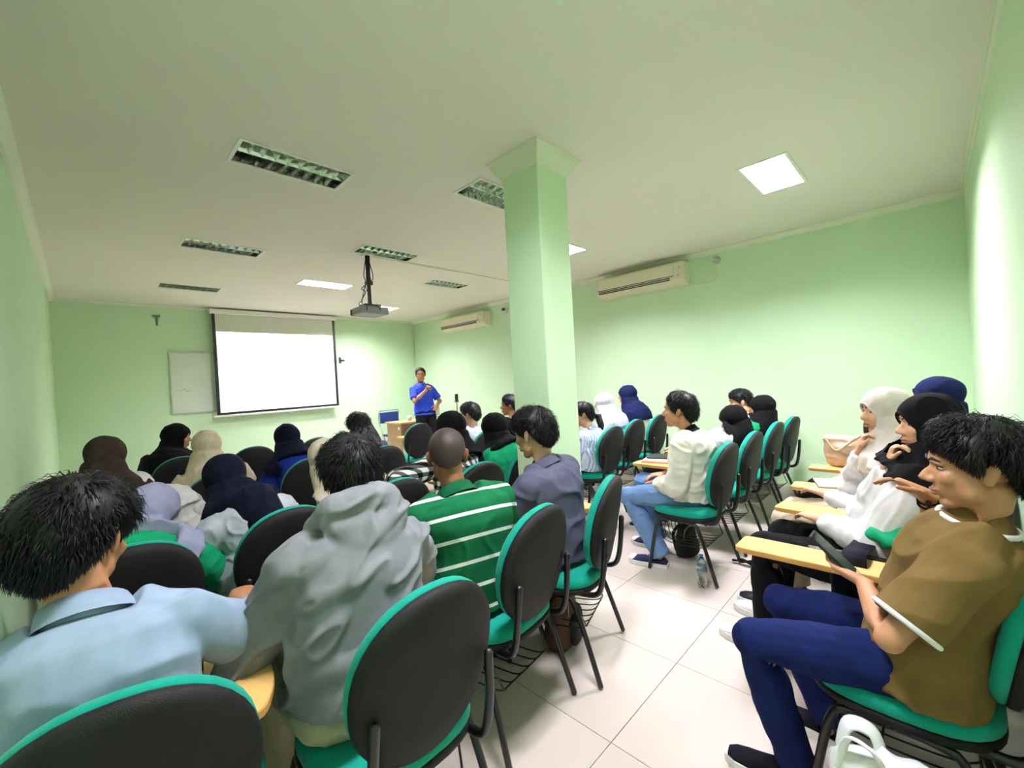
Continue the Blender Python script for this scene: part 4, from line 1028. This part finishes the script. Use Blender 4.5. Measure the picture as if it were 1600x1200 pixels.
# --- the lecturer
Lc = pix(657, 586, y=6.42)
LEC = person('person standing at the front in a blue shirt holding a microphone', (Lc.x+0.02, Lc.y-0.04), 168, Lc, hyaw=150, hpitch=-4, wl=(-0.16, 0.20, 1.06), wr=(0.05, 0.19, 1.30), er=(0.9, -0.1, -0.8), el=(-0.8, -0.5, -0.5), hr=dict(d=(-0.5, 0.15, 0.65), n=(-0.4, -0.7, -0.2), curl=1.3),
       hl=dict(d=(0.5, 0.55, -0.5), n=(0.2, -0.3, -0.9), curl=0.4), top=C_LECT, bottom=C_MAROON, skin='tan', voxel=0.0065, sleeve='short', collar=C_LECT, hipz=0.93, standing=True, loose=0.018, seed=91, hem=-0.04, hair_kw=dict(vol=0.012, strands=1800, length=0.03))
print('TORSO', [(l[:40], n) for l, n in PEOPLE if not 0.36 < n < 0.50])
# ------------------------------------------------------------------ things lying and standing about
def cloth_lump(name, m, parent, c, r, seed, amp=0.02, voxel=0.008, freq=7):
    bm = bmesh.new(); ball(bm, c, r, None, 18, 12); me = remesh(bm, voxel, 1); crumple(me, amp, freq, seed)
    return from_me(name, me, m, parent, True)
# microphone in the lecturer's raised hand
s_, a_, e_, w_ = LEC['arms'][1]
Rm = LEC['root'].matrix_basis
hp = Rm @ (w_ + V((-0.03, 0.03, 0.05))); mouth = Rm @ (LEC['HM'] @ V((0, 0.125, -0.085)))
dm = (mouth-hp).normalized()
mic = empty('microphone', tuple(hp), 0, 'black microphone held up by the person in the blue shirt', 'microphone')
tubeo('handle', [-dm*0.07, dm*0.09], [0.011, 0.014], M_DARK, mic, 12)
bm = bmesh.new(); ball(bm, dm*0.115, 0.026); from_bm('grille', bm, mat('mic_grille', (60, 60, 64), rough=0.5, metal=0.6), mic, True)
# desk, chair, cup, monitor and phone stand at the front
dk = empty('desk', (4.5, 7.05, 0), 0, 'brown wooden desk behind the person in the blue shirt', 'desk')
M_DESK = mat('desk_veneer', (168, 132, 92), rough=0.4, var=0.12, vscale=5); M_DTOP = mat('desk_top_veneer', (196, 158, 112), rough=0.35, var=0.1, vscale=5)
boxo('desk_top', (-0.52, 0.52, -0.27, 0.27, 0.72, 0.75), M_DTOP, dk, bevel=0.004)
for s in (-1, 1): boxo('side_panel', (s*0.48-0.014, s*0.48+0.014, -0.24, 0.24, 0.0, 0.72), M_DESK, dk)
boxo('front_panel', (-0.466, 0.466, 0.2, 0.218, 0.25, 0.72), M_DESK, dk)
boxo('label_sticker', (-0.4955, -0.4942, -0.2, -0.15, 0.62, 0.67), M_WHITE, dk)
fc = empty('folding_chair', (4.36, 7.62, 0), PI, 'blue padded folding chair behind the desk', 'chair')
M_BLUEV = mat('blue_vinyl', (30, 52, 120), rough=0.5)
boxo('backrest', (-0.2, 0.2, -0.23, -0.2, 0.68, 0.9), M_BLUEV, fc, bevel=0.012)
boxo('seat', (-0.2, 0.2, -0.18, 0.2, 0.43, 0.47), M_BLUEV, fc, bevel=0.012)
for s in (-1, 1):
    tubeo('frame_tube', [(s*0.215, 0.22, 0.01), (s*0.215, -0.2, 0.62), (s*0.215, -0.215, 0.9), (s*0.18, -0.215, 0.93)], 0.011, mat('chrome', (190, 190, 190), rough=0.2, metal=1.0), fc, 8, curve=4)
    tubeo('leg', [(s*0.2, -0.26, 0.01), (s*0.2, 0.1, 0.43)], 0.011, MATS['chrome'], fc, 8)
tubeo('top_rail', [(-0.18, -0.215, 0.93), (0.18, -0.215, 0.93)], 0.011, MATS['chrome'], fc, 8)
cp = empty('cup', (4.31, 7.0, 0.75), 0, 'white cup standing on the desk', 'cup')
bm = bmesh.new(); tube(bm, [(0, 0, 0), (0, 0, 0.04), (0, 0, 0.095)], [0.03, 0.036, 0.042], 16, ends=False); from_bm('cup_body', bm, M_WHITE, cp, True)
tubeo('handle', [(0.036, 0, 0.07), (0.06, 0, 0.065), (0.06, 0, 0.035), (0.034, 0, 0.025)], 0.005, M_WHITE, cp, 6, curve=4)
mo = empty('monitor', (4.93, 7.02, 0.75), 0.5, 'small pale monitor on the desk seen from behind', 'monitor')
M_PALE = mat('pale_plastic', (178, 186, 150), rough=0.5)
boxo('casing', (-0.14, 0.14, -0.02, 0.02, 0.04, 0.25), M_PALE, mo, bevel=0.01)
boxo('foot', (-0.08, 0.08, -0.06, 0.06, 0.0, 0.02), M_PALE, mo, bevel=0.004); tubeo('stem', [(0, 0, 0.015), (0, 0, 0.06)], 0.015, M_PALE, mo, 10)
tp = empty('phone_tripod', (5.1, 6.55, 0), 0, 'thin black tripod holding a phone by the right wall', 'tripod')
tubeo('pole', [(0, 0, 0.35), (0, 0, 1.05)], 0.009, M_BLACK, tp, 8)
for k in range(3):
    a = 2*PI*k/3+0.4; tubeo('leg', [(0, 0, 0.62), (0.15*math.cos(a), 0.15*math.sin(a), 0.008)], 0.007, M_BLACK, tp, 8)
boxo('clamp', (-0.05, 0.05, -0.012, 0.012, 1.04, 1.06), M_BLACK, tp, bevel=0.003)
boxo('phone', (-0.038, 0.038, -0.006, 0.006, 1.06, 1.2), M_DARK, tp, bevel=0.004)
# water bottle on the floor
bt = empty('water_bottle', (2.80, 1.107, 0), 0, 'clear plastic water bottle with blue cap on the floor', 'bottle')
mg = bpy.data.materials.new('clear_plastic'); mg.use_nodes = True; MATS['clear_plastic'] = mg
bb = mg.node_tree.nodes['Principled BSDF']; bb.inputs['Base Color'].default_value = (0.95, 0.97, 1, 1); bb.inputs['Roughness'].default_value = 0.06; bb.inputs['Transmission Weight'].default_value = 1.0; bb.inputs['IOR'].default_value = 1.3
bm = bmesh.new(); tube(bm, [(0, 0, z) for z in (0.002, 0.02, 0.05, 0.056, 0.075, 0.081, 0.10, 0.106, 0.14, 0.165, 0.182, 0.195)], [.027, .031, .031, .029, .031, .029, .031, .031, .031, .026, .014, .0125], 20, ends=False); from_bm('bottle_body', bm, mg, bt, True)
bm = bmesh.new(); tube(bm, [(0, 0, 0.19), (0, 0, 0.212)], [.0155, .015], 16, ends=False); from_bm('cap', bm, mat('blue_cap', (40, 130, 210), rough=0.4), bt, True)
bm = bmesh.new(); tube(bm, [(0, 0, 0.107), (0, 0, 0.142)], [.0316, .0316], 20, ends=False); from_bm('paper_label', bm, mat('bottle_label', (190, 212, 232), rough=0.5, var=0.25, vscale=60), bt, True)
# phone in the left hand of the person at the right edge
s_, a_, e_, w_ = B['arms'][0]
Rb = B['root'].matrix_basis
pc = Rb @ (w_ + V((0.055, 0.085, 0.058)))
ph = empty('phone', tuple(pc), 0, 'dark phone in the hand of the person in olive brown', 'phone')
MP = Matrix.Rotation(math.radians(44), 4, 'X')      # long side runs up and away from the holder
boxo('phone_body', (-0.037, 0.037, -0.078, 0.078, -0.0045, 0.0045), M_DARK, ph, bevel=0.003).matrix_basis = MP
boxo('phone_screen', (-0.034, 0.034, -0.073, 0.073, 0.0045, 0.0052), mat('phone_glass', (40, 56, 50), rough=0.08), ph).matrix_basis = MP
# white carrier bag beside the chair at the right edge
pb = empty('plastic_bag', (1.43, 0.06, 0), 0.1, 'white plastic bag with a green oval print on the floor at the bottom right', 'bag')
M_BAG = mat('white_film', (238, 240, 240), rough=0.35, var=0.03)
bm = bmesh.new()
loft(bm, [(V((0, 0, 0.005)), V((0.09, 0, 0)), V((0, 0.15, 0))), (V((0, 0, 0.06)), V((0.11, 0, 0)), V((0, 0.17, 0))), (V((0, 0, 0.26)), V((0.10, 0, 0)), V((0, 0.17, 0))), (V((0, 0.01, 0.35)), V((0.075, 0, 0)), V((0, 0.165, 0))), (V((0, 0.06, 0.39)), V((0.035, 0, 0)), V((0, 0.09, 0)))], 22)
me = remesh(bm, 0.008, 1); crumple(me, 0.012, 9, 5); from_me('bag_body', me, M_BAG, pb, True)
for s in (-1, 1):
    bm = bmesh.new(); tube(bm, smooth_path([(s*0.03, 0.06, 0.37), (s*0.04, 0.08, 0.42), (s*0.03, 0.13, 0.425), (s*0.03, 0.15, 0.35)], 5), [0.02]*16, 8, flat=0.25); from_bm('handle', bm, M_BAG, pb, True)
bm = bmesh.new(); ball(bm, (-0.078, -0.03, 0.335), (0.014, 0.05, 0.018), Matrix.Rotation(0.0, 4, 'Y'), 16, 8); from_bm('green_print', bm, mat('green_print', (70, 104, 84), rough=0.5), pb, True)
# beige handbag on the farthest tablet of the back row
hb = empty('handbag', (3.80, 0.40, 0.68), 0.1, 'beige leather handbag on the tablet next to the off-white hijab', 'handbag')
M_HB = mat('beige_leather', (176, 148, 118), rough=0.5, var=0.12, vscale=12)
bm = bmesh.new()
for z, rx, ry in ((0.0, 0.07, 0.15), (0.03, 0.085, 0.17), (0.13, 0.075, 0.18), (0.21, 0.04, 0.175), (0.235, 0.012, 0.165)):
    pass
loft(bm, [(V((0, 0, z)), V((rx, 0, 0)), V((0, ry, 0))) for z, rx, ry in ((0.002, 0.06, 0.13), (0.03, 0.085, 0.16), (0.13, 0.075, 0.17), (0.2, 0.04, 0.17), (0.225, 0.012, 0.16))], 22)
me = remesh(bm, 0.008, 2); crumple(me, 0.008, 8, 9); from_me('bag_body', me, M_HB, hb, True)
tubeo('strap', [(-0.01, -0.15, 0.21), (-0.05, -0.1, 0.26), (-0.07, 0.0, 0.2), (-0.085, 0.1, 0.12), (-0.05, 0.16, 0.2)], 0.009, M_HB, hb, 8, curve=5)
# green cloth and dark bag strap by the tablet at the right edge
gc = cloth_lump('folded_jacket', C_GREEN, None, (0, 0, 0), (0.10, 0.13, 0.045), 3, 0.018); gc.location = (2.20, 0.095, 0.727)
tag(gc, 'crumpled bright green jacket lying behind the raised wrist of the brown shirt', 'jacket')
sb = empty('shoulder_bag', (2.06, 0.205, 0), 0, 'dark shoulder bag hung over the tablet at the right edge', 'bag')
M_STRAP = fabric('dark_strap', (24, 24, 36))
bm = bmesh.new(); rows = []
for q in smooth_path([(0.16, 0.0, 0.694), (0.02, 0.012, 0.70), (-0.085, 0.016, 0.716), (-0.118, 0.015, 0.69), (-0.118, 0.01, 0.62), (-0.10, -0.004, 0.54), (-0.05, -0.01, 0.50)], 5):
    rows.append([bm.verts.new(q + V((o, w, o*0.5))) for o, w in ((0.0, -0.036), (0.0, 0.036), (0.005, 0.036), (0.005, -0.036))])
for A_, B_ in zip(rows, rows[1:]):
    for k in range(4): bm.faces.new((A_[k], A_[(k+1) % 4], B_[(k+1) % 4], B_[k]))
bm.faces.new(rows[0]); bm.faces.new(rows[-1][::-1])
from_bm('strap', bm, M_STRAP, sb, True)
bm = bmesh.new(); loft(bm, [(V((0.02, -0.03, z)), V((rx, 0, 0)), V((0, ry, 0))) for z, rx, ry in ((0.47, 0.03, 0.1), (0.5, 0.06, 0.14), (0.58, 0.06, 0.14), (0.63, 0.03, 0.12))], 18); me = remesh(bm, 0.009, 2); crumple(me, 0.006, 8, 2); from_me('bag_body', me, M_STRAP, sb, True)
# papers and a laptop on the tablet in front of the white jacket
nb = empty('notebook', (3.36, 1.60, 0.681), 0.2, 'orange covered notebook with loose white papers by the white jacket', 'notebook')
boxo('cover', (-0.11, 0.11, -0.15, 0.15, 0.0, 0.008), mat('orange_cover', (206, 120, 60), rough=0.5), nb, bevel=0.002)
boxo('pages', (-0.105, 0.105, -0.145, 0.145, 0.008, 0.02), M_WHITE, nb); 
bm = bmesh.new(); box(bm, -0.1, 0.1, -0.13, 0.13, 0.021, 0.0225, Matrix.Rotation(0.15, 4, 'Z')); from_bm('loose_sheet', bm, M_WHITE, nb)
lt = boxo('tablet_computer', (-0.09, 0.09, -0.12, 0.12, 0.0, 0.012), M_DARK, None, bevel=0.004); lt.location = (3.40, 1.62, 0.705); lt.rotation_euler.z = 0.3
tag(lt, 'thin dark tablet computer lying on the notebook papers', 'tablet computer')
for i, (x, y, z, a, lab) in enumerate(((3.18, 0.46, 0.681, 0.3, 'open white notebook on the tablet of the off-white hijab'), (0.86, 2.62, 0.681, 0.1, 'white sheet on the tablet beside the dark navy hijab'))):
    o = empty('notebook', (x, y, z), a, lab, 'notebook'); boxo('pages', (-0.1, 0.1, -0.07, 0.07, 0, 0.012), M_WHITE, o); boxo('cover', (-0.103, 0.103, -0.073, 0.073, -0.0005, 0.003), M_DARK, o)
# bags under chairs
M_BRP = mat('brown_canvas', (74, 52, 36), rough=0.85, var=0.15, vscale=20, bump=0.3); M_BKP = mat('black_canvas_bag', (18, 17, 19), rough=0.8, var=0.2, vscale=20, bump=0.3)
def backpack(loc, rz, m1, m2, label, k=1.0):
    b = empty('backpack', loc, rz, label, 'backpack')
    bm = bmesh.new(); loft(bm, [(V((0, 0, z*k)), V((rx*k, 0, 0)), V((0, ry*k, 0))) for z, rx, ry in ((0.004, 0.11, 0.06), (0.03, 0.135, 0.085), (0.2, 0.13, 0.085), (0.3, 0.11, 0.07), (0.34, 0.06, 0.04))], 20)
    me = remesh(bm, 0.008, 2); crumple(me, 0.005, 9, 4); from_me('bag_body', me, m1, b, True)
    bm = bmesh.new(); loft(bm, [(V((0, -0.075*k, z*k)), V((rx*k, 0, 0)), V((0, ry*k, 0))) for z, rx, ry in ((0.03, 0.08, 0.03), (0.06, 0.1, 0.045), (0.16, 0.1, 0.04), (0.19, 0.07, 0.02))], 16)
    me = remesh(bm, 0.008, 2); from_me('front_pocket', me, m2, b, True)
    tubeo('zip', [(-0.11*k, -0.06*k, 0.2*k), (-0.09*k, -0.06*k, 0.29*k), (0, -0.05*k, 0.325*k), (0.09*k, -0.06*k, 0.29*k), (0.11*k, -0.06*k, 0.2*k)], 0.004, mat('brass_zip', (150, 130, 80), rough=0.3, metal=0.8), b, 6, curve=4)
    tubeo('strap', [(-0.05*k, 0.07*k, 0.3*k), (-0.06*k, 0.12*k, 0.2*k), (-0.07*k, 0.08*k, 0.05*k)], 0.012, m2, b, 6, curve=4)
    return b
backpack((1.76, 1.46, 0), 0.5, M_BRP, M_BKP, 'brown and black backpack under the chair of the slate grey shirt')
backpack((3.22, 1.38, 0), -0.3, M_BKP, M_BKP, 'black backpack on the floor behind the white jacket', 0.72)
um = empty('umbrella', (3.29, 0.88, 0.03), 0, 'black folded umbrella lying on the floor beside the white sneakers', 'umbrella')
tubeo('folded_canopy', [(0, 0.13, 0.0), (0, 0.05, 0.0), (0, -0.12, 0.0), (0, -0.14, 0.0)], [0.018, 0.028, 0.024, 0.012], C_BLACK, um, 12)
tubeo('handle', [(0, 0.13, -0.005), (0, 0.19, -0.012)], 0.011, M_DARK, um, 8)
